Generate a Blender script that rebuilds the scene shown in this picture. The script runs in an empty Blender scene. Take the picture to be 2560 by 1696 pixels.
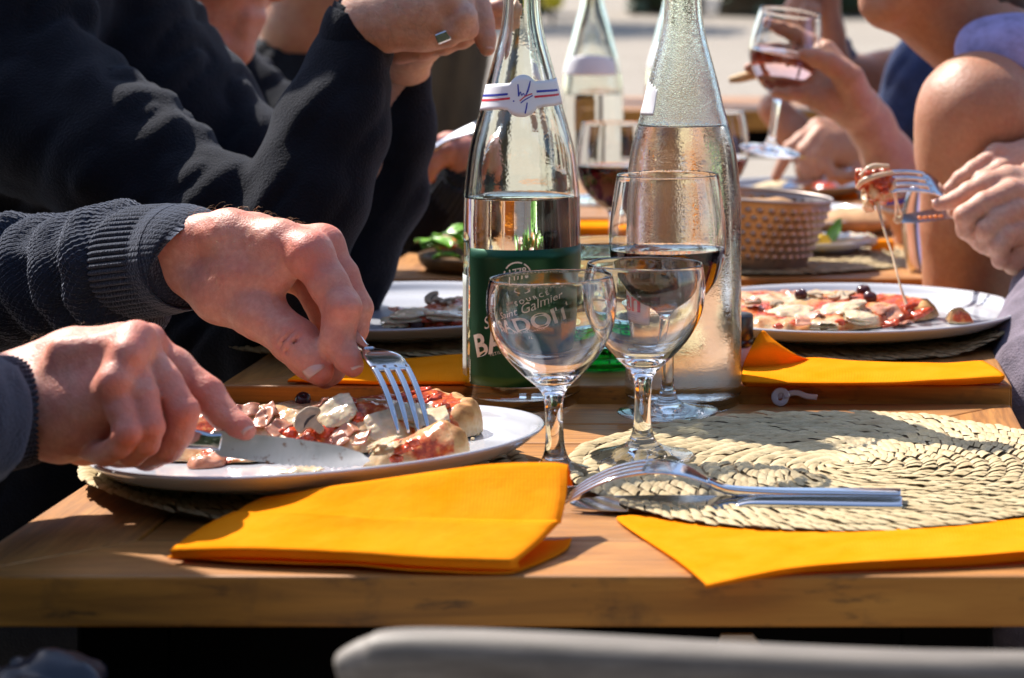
import bpy, math, random
import numpy as np
from mathutils import Vector, Matrix
random.seed(7); RNG = np.random.default_rng(7)
C = bpy.context.scene.collection
SC = bpy.context.scene
R = math.radians

# ------------------------------------------------------------------ camera, light, exposure
FPX, CX, CY, ZC = 5408.0, 2012.0, 22.0, 1.033      # focal length and principal point in photograph pixels, eye height in metres
cam = bpy.data.cameras.new('camera'); camo = bpy.data.objects.new('camera', cam); C.objects.link(camo)
camo.location = (0, 0, ZC); camo.rotation_euler = (R(90), 0, 0)
cam.sensor_width = 36.0; cam.lens = 36.0 * FPX / 2560.0
cam.shift_x = -(CX - 1280.0) / 2560.0; cam.shift_y = -(848.0 - CY) / 2560.0
cam.clip_start = 0.05; cam.clip_end = 600.0
cam.dof.use_dof = True; cam.dof.focus_distance = 1.47; cam.dof.aperture_fstop = 9.0
SC.camera = camo
SUN_DIR = Vector((-0.77, 0.63, 1.17)).normalized()     # towards the sun: behind the table and to the left
world = bpy.data.worlds.new('World'); SC.world = world; world.use_nodes = True
wn = world.node_tree; bg = wn.nodes['Background']
sky = wn.nodes.new('ShaderNodeTexSky'); sky.sky_type = 'NISHITA'; sky.sun_disc = False
sky.sun_elevation = math.asin(SUN_DIR.z); sky.sun_rotation = math.atan2(SUN_DIR.x, SUN_DIR.y)
wn.links.new(sky.outputs[0], bg.inputs[0]); bg.inputs[1].default_value = 0.14
sun = bpy.data.lights.new('sun', 'SUN'); suno = bpy.data.objects.new('sun', sun); C.objects.link(suno)
sun.energy = 4.9; sun.angle = R(0.53); sun.color = (1.0, 0.945, 0.86)
suno.rotation_euler = (-SUN_DIR).to_track_quat('-Z', 'Y').to_euler(); suno.location = SUN_DIR * 20
SC.view_settings.view_transform = 'Standard'; SC.view_settings.look = 'None'
SC.view_settings.exposure = 1.0; SC.view_settings.gamma = 1.0; SC.view_settings.use_curve_mapping = False
SC.render.engine = 'CYCLES'
cy = SC.cycles
cy.max_bounces = 20; cy.diffuse_bounces = 4; cy.glossy_bounces = 8; cy.transmission_bounces = 18; cy.transparent_max_bounces = 24
cy.caustics_refractive = True; cy.caustics_reflective = False; cy.blur_glossy = 0.5
cy.sample_clamp_indirect = 6.0; cy.use_denoising = True
try: cy.denoiser = 'OPENIMAGEDENOISE'
except Exception: pass

# ------------------------------------------------------------------ places
Z1, Z2, Z3, Z4 = 0.740, 0.753, 0.760, 0.764       # tops of the tables, nearest first
def W(x, y, d):                                   # photograph pixel at a distance -> point
    return Vector(((x - CX) / FPX * d, d, ZC - (y - CY) / FPX * d))
def T(x, y, z):                                   # photograph pixel on a level surface -> point
    return W(x, y, (ZC - z) * FPX / (y - CY))
def PX(n, d): return n / FPX * d                  # pixels -> metres at a distance

# ------------------------------------------------------------------ mesh helpers
def mesh_of(name, V, F, mats=None, smooth=True, uv=None, fmat=None):
    me = bpy.data.meshes.new(name)
    V = np.asarray(V, dtype=np.float32).reshape(-1, 3)
    if isinstance(F, np.ndarray):
        k = F.shape[1]; nF = F.shape[0]; flat = F.astype(np.int32).ravel(); tot = np.full(nF, k, np.int32)
    else:
        nF = len(F); tot = np.array([len(f) for f in F], np.int32); flat = np.array([i for f in F for i in f], np.int32)
    me.vertices.add(len(V)); me.vertices.foreach_set('co', V.ravel())
    me.loops.add(len(flat)); me.loops.foreach_set('vertex_index', flat)
    me.polygons.add(nF); st = np.zeros(nF, np.int32); st[1:] = np.cumsum(tot)[:-1]
    me.polygons.foreach_set('loop_start', st); me.polygons.foreach_set('loop_total', tot)
    me.polygons.foreach_set('use_smooth', np.full(nF, bool(smooth)))
    if mats:
        for m in (mats if isinstance(mats, (list, tuple)) else [mats]): me.materials.append(m)
    if fmat is not None: me.polygons.foreach_set('material_index', np.asarray(fmat, np.int32))
    if uv is not None:
        l = me.uv_layers.new(name='UVMap'); l.data.foreach_set('uv', np.asarray(uv, np.float32).reshape(-1, 2)[flat].ravel())
    me.update(calc_edges=True); me.validate()
    return me
def root_loc(o):
    v = Vector((0, 0, 0))
    while o is not None: v = v + o.location; o = o.parent
    return v
def tag(o, label=None, cat=None, group=None, kind=None):
    if label: o['label'] = label
    if cat: o['category'] = cat
    if group: o['group'] = group
    if kind: o['kind'] = kind
    return o
def obj(name, V, F, mats, parent=None, origin=None, smooth=True, uv=None, fmat=None, bevel=0, label=None, cat=None, group=None, kind=None, subsurf=0):
    """One mesh object from world-space vertices; a part shares its thing's origin."""
    V = np.asarray(V, dtype=np.float64).reshape(-1, 3)
    if parent is not None: og = np.array(root_loc(parent))
    elif origin is not None: og = np.array(origin, float)
    else:
        lo, hi = V.min(0), V.max(0); og = np.array([(lo[0]+hi[0])/2, (lo[1]+hi[1])/2, lo[2]])
    o = bpy.data.objects.new(name, mesh_of(name, V - og, F, mats, smooth, uv, fmat)); C.objects.link(o)
    if parent is not None: o.parent = parent
    else: o.location = og
    if bevel:
        b = o.modifiers.new('bevel', 'BEVEL'); b.width = bevel; b.segments = 2; b.limit_method = 'ANGLE'
    if subsurf:
        s = o.modifiers.new('subsurf', 'SUBSURF'); s.levels = subsurf; s.render_levels = subsurf
    return tag(o, label, cat, group, kind)
def thing(name, loc, label, cat, group=None, rot=(0, 0, 0)):
    o = bpy.data.objects.new(name, None); C.objects.link(o); o.location = loc; o.rotation_euler = rot; o.empty_display_size = 0.02
    return tag(o, label, cat, group)
def copy_thing(o, label=None, loc=None, rot=None):
    def cp(x, par):
        c = x.copy(); C.objects.link(c); c.parent = par
        for ch in list(x.children): cp(ch, c)
        return c
    r = cp(o, None)
    if label: r['label'] = label
    if loc is not None: r.location = loc
    if rot is not None: r.rotation_euler = rot
    return r
def merge(*parts):
    """[(V,F),...] -> V,F"""
    Vs, Fs, n = [], [], 0
    for V, F in parts:
        V = np.asarray(V, float).reshape(-1, 3); Vs.append(V); Fs += [[int(i) + n for i in f] for f in F]; n += len(V)
    return np.vstack(Vs), Fs
def box(lo, hi):
    x0, y0, z0 = lo; x1, y1, z1 = hi
    V = [(x0,y0,z0),(x1,y0,z0),(x1,y1,z0),(x0,y1,z0),(x0,y0,z1),(x1,y0,z1),(x1,y1,z1),(x0,y1,z1)]
    return V, [(0,3,2,1),(4,5,6,7),(0,1,5,4),(1,2,6,5),(2,3,7,6),(3,0,4,7)]
def catmull(P, n):
    """resample control rows (any width) to n rows with a Catmull-Rom curve"""
    P = np.asarray(P, float)
    if len(P) == 2: t = np.linspace(0, 1, n)[:, None]; return P[0]*(1-t) + P[1]*t
    Q = np.vstack([2*P[0]-P[1], P, 2*P[-1]-P[-2]]); k = len(P)-1
    u = np.linspace(0, k, n); i = np.minimum(u.astype(int), k-1); t = (u - i)[:, None]
    a, b, c, d = Q[i], Q[i+1], Q[i+2], Q[i+3]
    return 0.5*((2*b) + (c-a)*t + (2*a-5*b+4*c-d)*t*t + (3*b-a-3*c+d)*t**3)
def lathe(prof, seg=64, loc=(0, 0, 0), closed=False):
    prof = list(prof); V, F = [], []; rings = []
    for r, z in prof:
        if r < 1e-6: rings.append([len(V)]); V.append((loc[0], loc[1], loc[2]+z))
        else:
            rings.append(list(range(len(V), len(V)+seg)))
            for k in range(seg):
                a = 2*math.pi*k/seg; V.append((loc[0]+r*math.cos(a), loc[1]+r*math.sin(a), loc[2]+z))
    n = len(rings)
    for i in range(n if closed else n-1):
        A, B = rings[i], rings[(i+1) % n]
        for k in range(seg):
            j = (k+1) % seg
            if len(A) == 1 and len(B) == 1: continue
            if len(A) == 1: F.append((A[0], B[j], B[k]))
            elif len(B) == 1: F.append((A[k], A[j], B[0]))
            else: F.append((A[k], A[j], B[j], B[k]))
    return V, F
def smooth_prof(P, n): return [tuple(p) for p in catmull(P, n)]
def sweep(path, wid, thk, up=(0, 0, 1), nseg=16, power=2.0, n=None, disp=None, cap=True, uvscale=True):
    """Sweep a super-ellipse (width along the side vector, thickness along up) along a curve. Returns V, F, UV."""
    P = np.array([tuple(p) for p in path], float); w = np.broadcast_to(np.asarray(wid, float), (len(P),)); t = np.broadcast_to(np.asarray(thk, float), (len(P),))
    rows = np.hstack([P, w[:, None], t[:, None]])
    if n: rows = catmull(rows, n)
    P, w, t = rows[:, :3], np.maximum(rows[:, 3], 1e-5), np.maximum(rows[:, 4], 1e-5)
    tan = np.gradient(P, axis=0); tan /= np.linalg.norm(tan, axis=1)[:, None] + 1e-12
    up = np.asarray(up, float); U = np.broadcast_to(up, P.shape) if up.ndim == 1 else up
    side = np.cross(tan, U); side /= np.linalg.norm(side, axis=1)[:, None] + 1e-12
    nor = np.cross(side, tan)
    a = np.linspace(0, 2*np.pi, nseg, endpoint=False); ca, sa = np.cos(a), np.sin(a); e = 2.0/power
    cx = np.sign(ca)*np.abs(ca)**e; cz = np.sign(sa)*np.abs(sa)**e
    s = np.concatenate([[0], np.cumsum(np.linalg.norm(np.diff(P, axis=0), axis=1))])
    off_w = w[:, None]/2*cx[None, :]; off_t = t[:, None]/2*cz[None, :]
    if disp is not None:
        D = disp(s[:, None], a[None, :]); off_w = off_w + D*cx[None, :]; off_t = off_t + D*cz[None, :]
    V = P[:, None, :] + side[:, None, :]*off_w[..., None] + nor[:, None, :]*off_t[..., None]
    m = len(P); V = V.reshape(-1, 3)
    i = np.arange(m-1)[:, None]*nseg; k = np.arange(nseg)[None, :]; j = (k+1) % nseg
    F = np.stack([i+k, i+j, i+nseg+j, i+nseg+k], -1).reshape(-1, 4)
    F = [tuple(f) for f in F.tolist()]
    if cap: F += [tuple(range(nseg-1, -1, -1)), tuple(range((m-1)*nseg, m*nseg))]
    r = (w+t)/4
    UV = np.stack([np.broadcast_to(s[:, None], (m, nseg)), np.broadcast_to(np.abs(((a/np.pi + 1) % 2) - 1)[None, :]*np.pi, (m, nseg))*r.mean()], -1).reshape(-1, 2)
    return V, F, UV
def tube(path, rad, nseg=12, n=None, up=(0.13, 0.31, 0.94), **k):
    rad = np.asarray(rad, float)*2
    V, F, UV = sweep(path, rad, rad, up=up, nseg=nseg, n=n, **k); return V, F

# value noise -------------------------------------------------------------
_LAT = np.random.default_rng(3).random((64, 64, 64)).astype(np.float32)
def vnoise(p, s=1.0):
    q = np.asarray(p, float)*s + 100.0; i = np.floor(q).astype(int); f = q - i; f = f*f*(3-2*f); i &= 63; j = (i+1) & 63
    L = _LAT; x0, y0, z0 = i[..., 0], i[..., 1], i[..., 2]; x1, y1, z1 = j[..., 0], j[..., 1], j[..., 2]; fx, fy, fz = f[..., 0], f[..., 1], f[..., 2]
    a = L[x0,y0,z0]*(1-fx)+L[x1,y0,z0]*fx; b = L[x0,y1,z0]*(1-fx)+L[x1,y1,z0]*fx
    c = L[x0,y0,z1]*(1-fx)+L[x1,y0,z1]*fx; d = L[x0,y1,z1]*(1-fx)+L[x1,y1,z1]*fx
    return (a*(1-fy)+b*fy)*(1-fz)+(c*(1-fy)+d*fy)*fz - 0.5
def fbm(p, s=1.0, o=3):
    r = 0; a = 1.0
    for k in range(o): r = r + a*vnoise(np.asarray(p)+k*7.3, s); s *= 2.1; a *= 0.5
    return r

# signed-distance bodies ----------------------------------------------------
class Body:
    """A smooth union of tapered limbs, meshed as one continuous skin."""
    def __init__(self): self.p = []
    def cone(self, a, b, ra, rb, k=0.008): self.p.append(('c', np.array(a, float), np.array(b, float), ra, rb, k)); return self
    def chain(self, pts, k=0.008):
        """pts: rows (pixel x, pixel y, distance, radius in pixels)"""
        Q = [(np.array(W(*q[:3])), PX(q[3], q[2])) for q in pts]
        for (a, ra), (b, rb) in zip(Q[:-1], Q[1:]): self.cone(a, b, ra, rb, k)
        return self
    def ball(self, c, r, k=0.008): return self.cone(c, np.array(c, float)+1e-6, r, r, k)
    def ell(self, c, rad, k=0.02, rot=None): self.p.append(('e', np.array(c, float), np.array(rad, float), rot, 0, k)); return self
    def cut(self, a, b, ra, rb, k=0.004): self.p.append(('x', np.array(a, float), np.array(b, float), ra, rb, k)); return self
    def mesh(self, vox, disp=None, clip=None):
        lo = np.full(3, 1e9); hi = -lo
        for q in self.p:
            if q[0] == 'x': continue
            if q[0] == 'c': r = max(q[3], q[4]); l = np.minimum(q[1], q[2])-r; h = np.maximum(q[1], q[2])+r
            else: l = q[1]-q[2].max(); h = q[1]+q[2].max()
            lo = np.minimum(lo, l); hi = np.maximum(hi, h)
        lo -= 4*vox; hi += 4*vox
        if clip is not None: lo = np.maximum(lo, clip[0]); hi = np.minimum(hi, clip[1])
        n = np.ceil((hi-lo)/vox).astype(int)+1
        G = np.full(n, 0.5, np.float32); ax = [lo[i]+vox*np.arange(n[i]) for i in range(3)]
        for q in self.p:
            k = q[5]; m = k + 5*vox
            if q[0] in 'cx': r = max(q[3], q[4])+m; l = np.minimum(q[1], q[2])-r; h = np.maximum(q[1], q[2])+r
            else: l = q[1]-q[2].max()-m; h = q[1]+q[2].max()+m
            i0 = np.clip(np.floor((l-lo)/vox).astype(int), 0, n); i1 = np.clip(np.ceil((h-lo)/vox).astype(int)+1, 0, n)
            if (i1 <= i0).any(): continue
            X = ax[0][i0[0]:i1[0], None, None]; Y = ax[1][None, i0[1]:i1[1], None]; Z = ax[2][None, None, i0[2]:i1[2]]
            if q[0] in 'cx':
                a, b, ra, rb = q[1:5]; ab = b-a; L = max(float(ab@ab), 1e-12)
                t = np.clip(((X-a[0])*ab[0]+(Y-a[1])*ab[1]+(Z-a[2])*ab[2])/L, 0, 1)
                D = np.sqrt((X-a[0]-t*ab[0])**2+(Y-a[1]-t*ab[1])**2+(Z-a[2]-t*ab[2])**2)-(ra+t*(rb-ra))
            else:
                dx, dy, dz = X-q[1][0], Y-q[1][1], Z-q[1][2]
                if q[3] is not None:
                    M = np.array(q[3]); dx, dy, dz = M[0,0]*dx+M[1,0]*dy+M[2,0]*dz, M[0,1]*dx+M[1,1]*dy+M[2,1]*dz, M[0,2]*dx+M[1,2]*dy+M[2,2]*dz
                s = np.sqrt((dx/q[2][0])**2+(dy/q[2][1])**2+(dz/q[2][2])**2); g = np.sqrt((dx/q[2][0]**2)**2+(dy/q[2][1]**2)**2+(dz/q[2][2]**2)**2)+1e-9
                D = s*(s-1)/g
            B = G[i0[0]:i1[0], i0[1]:i1[1], i0[2]:i1[2]]
            if q[0] == 'x':
                D = -D; hh = np.maximum(k-np.abs(B-D), 0)/k; B[...] = np.maximum(B, D)+hh*hh*k/4
            else:
                hh = np.maximum(k-np.abs(B-D), 0)/k; B[...] = np.minimum(B, D)-hh*hh*k/4
        if disp is not None:
            near = np.abs(G) < 0.02; idx = np.argwhere(near)
            G[near] += disp(lo + idx*vox).astype(np.float32)
        return nets(G, lo, vox)
def nets(G, lo, vox):
    """naive surface nets"""
    S = G < 0; nx, ny, nz = G.shape
    c = [S[i:nx-1+i, j:ny-1+j, k:nz-1+k] for i in (0, 1) for j in (0, 1) for k in (0, 1)]
    cnt = sum(x.astype(np.uint8) for x in c); act = (cnt > 0) & (cnt < 8)
    ids = np.full(act.shape, -1, np.int64); I = np.argwhere(act); ids[act] = np.arange(len(I))
    off = np.array([(i, j, k) for i in (0, 1) for j in (0, 1) for k in (0, 1)])
    val = np.stack([G[I[:, 0]+o[0], I[:, 1]+o[1], I[:, 2]+o[2]] for o in off], 1)
    acc = np.zeros((len(I), 3)); num = np.zeros(len(I))
    for a in range(8):
        for b in range(a+1, 8):
            if np.abs(off[a]-off[b]).sum() != 1: continue
            va, vb = val[:, a], val[:, b]; m = (va < 0) != (vb < 0); t = np.where(m, va/(va-vb+1e-12), 0)[:, None]
            acc += np.where(m[:, None], off[a]+t*(off[b]-off[a]), 0); num += m
    V = lo + (I + acc/num[:, None])*vox
    Fs = []
    for axn in range(3):
        o1, o2 = [(1, 2), (2, 0), (0, 1)][axn]
        sl0 = [slice(None)]*3; sl1 = [slice(None)]*3; sl0[axn] = slice(0, -1); sl1[axn] = slice(1, None)
        A = S[tuple(sl0)]; B = S[tuple(sl1)]; E = np.argwhere(A != B)
        E = E[(E[:, o1] > 0) & (E[:, o2] > 0) & (E[:, o1] < G.shape[o1]-1) & (E[:, o2] < G.shape[o2]-1)]
        def cell(d1, d2):
            q = E.copy(); q[:, o1] -= d1; q[:, o2] -= d2; return ids[q[:, 0], q[:, 1], q[:, 2]]
        q = np.stack([cell(1, 1), cell(0, 1), cell(0, 0), cell(1, 0)], 1)
        inside = A[E[:, 0], E[:, 1], E[:, 2]]
        q[~inside] = q[~inside][:, ::-1]
        Fs.append(q)
    F = np.vstack(Fs); F = F[(F >= 0).all(1)]
    return V, F
def join_np(*parts):
    Vs, Fs, n = [], [], 0
    for V, F in parts: Vs.append(V); Fs.append(F+n); n += len(V)
    return np.vstack(Vs), np.vstack(Fs)
# ------------------------------------------------------------------ materials
def new_mat(name):
    m = bpy.data.materials.new(name); m.use_nodes = True
    return m, m.node_tree, m.node_tree.nodes['Principled BSDF']
def nd(nt, t, **kw):
    n = nt.nodes.new('ShaderNode'+t)
    for k, v in kw.items():
        if k.startswith('_'): setattr(n, k[1:], v)
        else:
            s = n.inputs[k.replace('__', ' ')] if not k.isdigit() else n.inputs[int(k)]
            if hasattr(v, 'is_output'): nt.links.new(v, s)
            else: s.default_value = v
    return n
def coords(nt, scale=(1, 1, 1), kind='Object', rot=(0, 0, 0), rnd=0.0):
    tc = nt.nodes.new('ShaderNodeTexCoord'); mp = nt.nodes.new('ShaderNodeMapping'); mp.inputs['Scale'].default_value = scale; mp.inputs['Rotation'].default_value = rot
    nt.links.new(tc.outputs[kind], mp.inputs['Vector'])
    if rnd:
        oi = nt.nodes.new('ShaderNodeObjectInfo'); mm = nd(nt, 'Math', _operation='MULTIPLY', **{'0': oi.outputs['Random'], '1': rnd})
        nt.links.new(mm.outputs[0], mp.inputs['Location'])
    return mp.outputs[0]
def ramp(nt, fac, stops, interp='LINEAR'):
    r = nt.nodes.new('ShaderNodeValToRGB'); r.color_ramp.interpolation = interp; e = r.color_ramp.elements
    while len(e) < len(stops): e.new(0.5)
    for q, (p, c) in zip(e, stops): q.position = p; q.color = (*c, 1) if len(c) == 3 else c
    nt.links.new(fac, r.inputs[0]); return r.outputs[0]
def g(v): return (v, v, v)
def mixc(nt, fac, a, b, mode='MIX'):
    m = nt.nodes.new('ShaderNodeMix'); m.data_type = 'RGBA'; m.blend_type = mode
    for s, v in ((m.inputs[0], fac), (m.inputs[6], a), (m.inputs[7], b)):
        if hasattr(v, 'is_output'): nt.links.new(v, s)
        elif isinstance(v, (int, float)): s.default_value = v
        else: s.default_value = (*v, 1) if len(v) == 3 else v
    return m.outputs[2]
def bump(nt, b, h, strength=0.3, dist=0.001, prev=None):
    n = nt.nodes.new('ShaderNodeBump'); n.inputs['Strength'].default_value = strength; n.inputs['Distance'].default_value = dist
    nt.links.new(h, n.inputs['Height'])
    if prev: nt.links.new(prev, n.inputs['Normal'])
    nt.links.new(n.outputs[0], b.inputs['Normal']); return n.outputs[0]
def noise(nt, vec, scale, detail=4, rough=0.55, out=0, dist=0.0):
    n = nd(nt, 'TexNoise', Scale=scale, Detail=detail, Roughness=rough, Vector=vec, Distortion=dist); return n.outputs[out]
def plain(name, col, rough=0.5, metal=0.0, var=0.0, scale=40, bmp=0.0, bs=300, **kw):
    m, nt, b = new_mat(name); v = coords(nt)
    if var:
        n = noise(nt, v, scale, 5)
        lo = tuple(c*(1-var) for c in col); hi = tuple(min(1, c*(1+var)) for c in col)
        nt.links.new(ramp(nt, n, [(0.3, lo), (0.7, hi)]), b.inputs['Base Color'])
    else: b.inputs['Base Color'].default_value = (*col, 1)
    b.inputs['Roughness'].default_value = rough; b.inputs['Metallic'].default_value = metal
    if bmp: bump(nt, b, noise(nt, v, bs, 3), bmp, 0.001)
    for k, x in kw.items(): b.inputs[k.replace('_', ' ')].default_value = x
    return m
def wood_mat(name, light, mid, dark, along='x', rough=0.5, stain=0.5, side=False):
    m, nt, b = new_mat(name)
    sc = (1.6, 26, 26) if along == 'x' else (26, 1.6, 26)
    v = coords(nt, sc, rnd=37.0); v2 = coords(nt, (1, 1, 1), rnd=11.0)
    a = noise(nt, v, 2.2, 8, 0.62, dist=0.6); fine = noise(nt, coords(nt, tuple(s*6 for s in sc), rnd=5.0), 2.0, 4, 0.7)
    col = ramp(nt, a, [(0.28, dark), (0.5, mid), (0.72, light)])
    col = mixc(nt, ramp(nt, fine, [(0.35, g(0.55)), (0.6, g(0.0))]), col, tuple(c*0.5 for c in dark))
    blot = noise(nt, v2, 9.0, 5, 0.6)
    col = mixc(nt, ramp(nt, blot, [(0.5, g(0.0)), (0.78, g(stain))]), col, tuple(c*0.35 for c in mid))
    oi = nt.nodes.new('ShaderNodeObjectInfo')
    col = mixc(nt, 1.0, col, ramp(nt, oi.outputs['Random'], [(0, (0.84, 0.82, 0.8)), (1, (1.1, 1.08, 1.05))]), 'MULTIPLY')
    if side:
        ge = nt.nodes.new('ShaderNodeNewGeometry'); sx = nd(nt, 'SeparateXYZ', **{'0': ge.outputs['True Normal']}); up_ = nd(nt, 'Math', _operation='LESS_THAN', **{'0': sx.outputs[2], '1': 0.6})
        sc_ = ramp(nt, a, [(0.28, (0.17, 0.060, 0.008)), (0.5, (0.45, 0.175, 0.022)), (0.72, (0.60, 0.265, 0.042))])
        kn = noise(nt, coords(nt, (9, 40, 40), rnd=3.0), 2.2, 5, 0.65); sc_ = mixc(nt, ramp(nt, kn, [(0.58, g(0.0)), (0.70, g(0.85))]), sc_, (0.05, 0.022, 0.008))
        sc_ = mixc(nt, ramp(nt, noise(nt, v2, 30, 4, 0.6), [(0.56, g(0.0)), (0.72, g(0.6))]), sc_, (0.11, 0.05, 0.015))
        col = mixc(nt, up_.outputs[0], col, sc_)
    nt.links.new(col, b.inputs['Base Color'])
    nt.links.new(ramp(nt, blot, [(0.3, g(rough-0.08)), (0.7, g(rough+0.12))]), b.inputs['Roughness'])
    bump(nt, b, fine, 0.25, 0.0006, bump(nt, b, a, 0.3, 0.001))
    return m
M = {}
M['teak'] = wood_mat('teak top', (0.50, 0.235, 0.062), (0.41, 0.172, 0.038), (0.22, 0.080, 0.016), side=True)
M['teak_side'] = wood_mat('teak top across', (0.49, 0.228, 0.060), (0.40, 0.168, 0.037), (0.22, 0.080, 0.016), 'y', side=True)
M['teak_edge'] = wood_mat('teak weathered rail', (0.46, 0.22, 0.06), (0.36, 0.16, 0.04), (0.17, 0.07, 0.018), stain=0.75)
M['grey_wood'] = wood_mat('weathered grey wood', (0.26, 0.23, 0.20), (0.20, 0.172, 0.145), (0.11, 0.09, 0.07), rough=0.6, stain=0.2)
M['dark_wood'] = wood_mat('bowl wood', (0.30, 0.16, 0.05), (0.20, 0.10, 0.03), (0.10, 0.05, 0.015))

def skin_mat(name, base, red, rough=0.52, hairy=0.0):
    m, nt, b = new_mat(name); v = coords(nt)
    n1 = noise(nt, v, 34, 5, 0.6); n2 = noise(nt, v, 230, 4, 0.65)
    col = ramp(nt, n1, [(0.34, base), (0.66, red)])
    col = mixc(nt, ramp(nt, noise(nt, v, 95, 4, 0.65), [(0.48, g(0.0)), (0.68, g(0.55))]), col, (red[0]*0.92, red[1]*0.72, red[2]*0.74))
    col = mixc(nt, ramp(nt, n2, [(0.42, g(0.35)), (0.62, g(0.0))]), col, tuple(c*0.72 for c in red))
    fl = nd(nt, 'Attribute', _attribute_name='flush'); ff = nd(nt, 'Math', _operation='MULTIPLY', **{'0': fl.outputs['Fac'], '1': nd(nt, 'MapRange', Value=n2, **{'To Min': 0.35, 'To Max': 1.25}).outputs[0]})
    col = mixc(nt, ff.outputs[0], col, (red[0]*0.98, red[1]*0.62, red[2]*0.62))
    nt.links.new(col, b.inputs['Base Color'])
    b.inputs['Roughness'].default_value = rough
    b.inputs['Subsurface Weight'].default_value = 0.45; b.inputs['Subsurface Radius'].default_value = (1.0, 0.30, 0.14); b.inputs['Subsurface Scale'].default_value = 0.006
    b.inputs['Specular IOR Level'].default_value = 0.45
    vo = nd(nt, 'TexVoronoi', Vector=v, Scale=720.0, Randomness=1.0)
    c1 = bump(nt, b, vo.outputs['Distance'], 0.35, 0.0006)
    wv = noise(nt, coords(nt, (1, 1, 1)), 210, 4, 0.65)
    bump(nt, b, wv, 0.55, 0.0011, c1)
    return m
M['skin_ruddy'] = skin_mat('ruddy skin', (0.66, 0.325, 0.235), (0.60, 0.215, 0.15))
M['skin_pink'] = skin_mat('pink skin', (0.56, 0.25, 0.19), (0.54, 0.21, 0.15))
M['skin_fair'] = skin_mat('fair skin', (0.60, 0.36, 0.26), (0.55, 0.29, 0.20))
M['skin_tan'] = skin_mat('tanned skin', (0.46, 0.225, 0.13), (0.43, 0.19, 0.105), 0.45)
M['skin_olive'] = skin_mat('olive skin', (0.52, 0.27, 0.16), (0.48, 0.22, 0.13))
M['nail'] = plain('finger nail', (0.62, 0.36, 0.29), 0.25, Coat_Weight=0.4)
M['arm_hair'] = plain('arm hair', (0.42, 0.27, 0.14), 0.35)
M['head_hair'] = plain('brown hair', (0.055, 0.025, 0.012), 0.45, var=0.5, scale=60)
M['black_hair'] = plain('black hair', (0.012, 0.009, 0.008), 0.5)

def cloth_mat(name, col, sheen=0.3, rib=None, knit=None, rough=0.95):
    """fine wool; rib = ribs along the sleeve every so many metres, knit = stitch size in metres (uses the sleeve's UV)"""
    m, nt, b = new_mat(name); v = coords(nt)
    n = noise(nt, v, 60, 4)
    nt.links.new(ramp(nt, n, [(0.3, tuple(c*0.75 for c in col)), (0.7, tuple(c*1.25 for c in col))]), b.inputs['Base Color'])
    b.inputs['Roughness'].default_value = rough; b.inputs['Specular IOR Level'].default_value = 0.2
    b.inputs['Sheen Weight'].default_value = sheen; b.inputs['Sheen Roughness'].default_value = 0.45; b.inputs['Sheen Tint'].default_value = (0.75, 0.8, 1.0, 1)
    p = bump(nt, b, nd(nt, 'TexVoronoi', Vector=v, Scale=520.0).outputs['Distance'], 0.55, 0.0012, bump(nt, b, noise(nt, v, 900, 2, 0.7), 0.6, 0.001))
    if knit:
        uv = coords(nt, (1/knit, 1/knit, 1), 'UV')
        sx = nd(nt, 'SeparateXYZ', **{'0': uv})
        a = nd(nt, 'Math', _operation='SINE', **{'0': nd(nt, 'Math', _operation='MULTIPLY', **{'0': sx.outputs[0], '1': 6.283}).outputs[0]})
        c = nd(nt, 'Math', _operation='SINE', **{'0': nd(nt, 'Math', _operation='MULTIPLY', **{'0': sx.outputs[1], '1': 6.283}).outputs[0]})
        h = nd(nt, 'Math', _operation='MULTIPLY', **{'0': a.outputs[0], '1': c.outputs[0]})
        p = bump(nt, b, h.outputs[0], 0.4, knit*0.3, p)
        hh = nd(nt, 'MapRange', Value=h.outputs[0], **{'From Min': -1.0, 'From Max': 1.0})
    return m
M['navy_knit'] = cloth_mat('navy seed stitch wool', (0.013, 0.017, 0.029), 0.40, knit=0.0028)
M['navy_rib'] = cloth_mat('navy ribbed wool', (0.013, 0.017, 0.029), 0.35)
M['black_wool'] = cloth_mat('black fine wool', (0.0040, 0.0046, 0.0085), 0.10)
M['black_cloth'] = cloth_mat('black cotton', (0.008, 0.008, 0.009), 0.12)
M['denim'] = cloth_mat('navy denim', (0.025, 0.04, 0.10), 0.3)
M['lavender'] = cloth_mat('lavender jersey', (0.36, 0.33, 0.60), 0.2)
M['mauve'] = cloth_mat('mauve grey cotton', (0.16, 0.13, 0.16), 0.15)
M['grey_cloth'] = cloth_mat('grey marl cotton', (0.20, 0.22, 0.26), 0.2)

def glass_mat(name, col=(1, 1, 1), ior=1.5, rough=0.0, drops=0.0, dscale=600):
    m, nt, b = new_mat(name)
    nt.nodes.remove(b); out = nt.nodes['Material Output']
    gl = nd(nt, 'BsdfGlass', Color=(*col, 1), Roughness=rough, IOR=ior); nt.links.new(gl.outputs[0], out.inputs[0])
    if drops:
        v = coords(nt); vo = nd(nt, 'TexVoronoi', Vector=v, Scale=float(dscale), Randomness=1.0)
        h = ramp(nt, vo.outputs['Distance'], [(0.0, g(1.0)), (0.45, g(0.2)), (0.6, g(0.0))])
        msk = ramp(nt, noise(nt, v, 22, 3), [(0.35, g(0.25)), (0.6, g(1.0))])
        hm = mixc(nt, 1.0, h, msk, 'MULTIPLY')
        bn = nt.nodes.new('ShaderNodeBump'); bn.inputs['Strength'].default_value = drops; bn.inputs['Distance'].default_value = 0.0006
        nt.links.new(hm, bn.inputs['Height']); nt.links.new(bn.outputs[0], gl.inputs['Normal'])
    return m
M['glass'] = glass_mat('clear glass')
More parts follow.
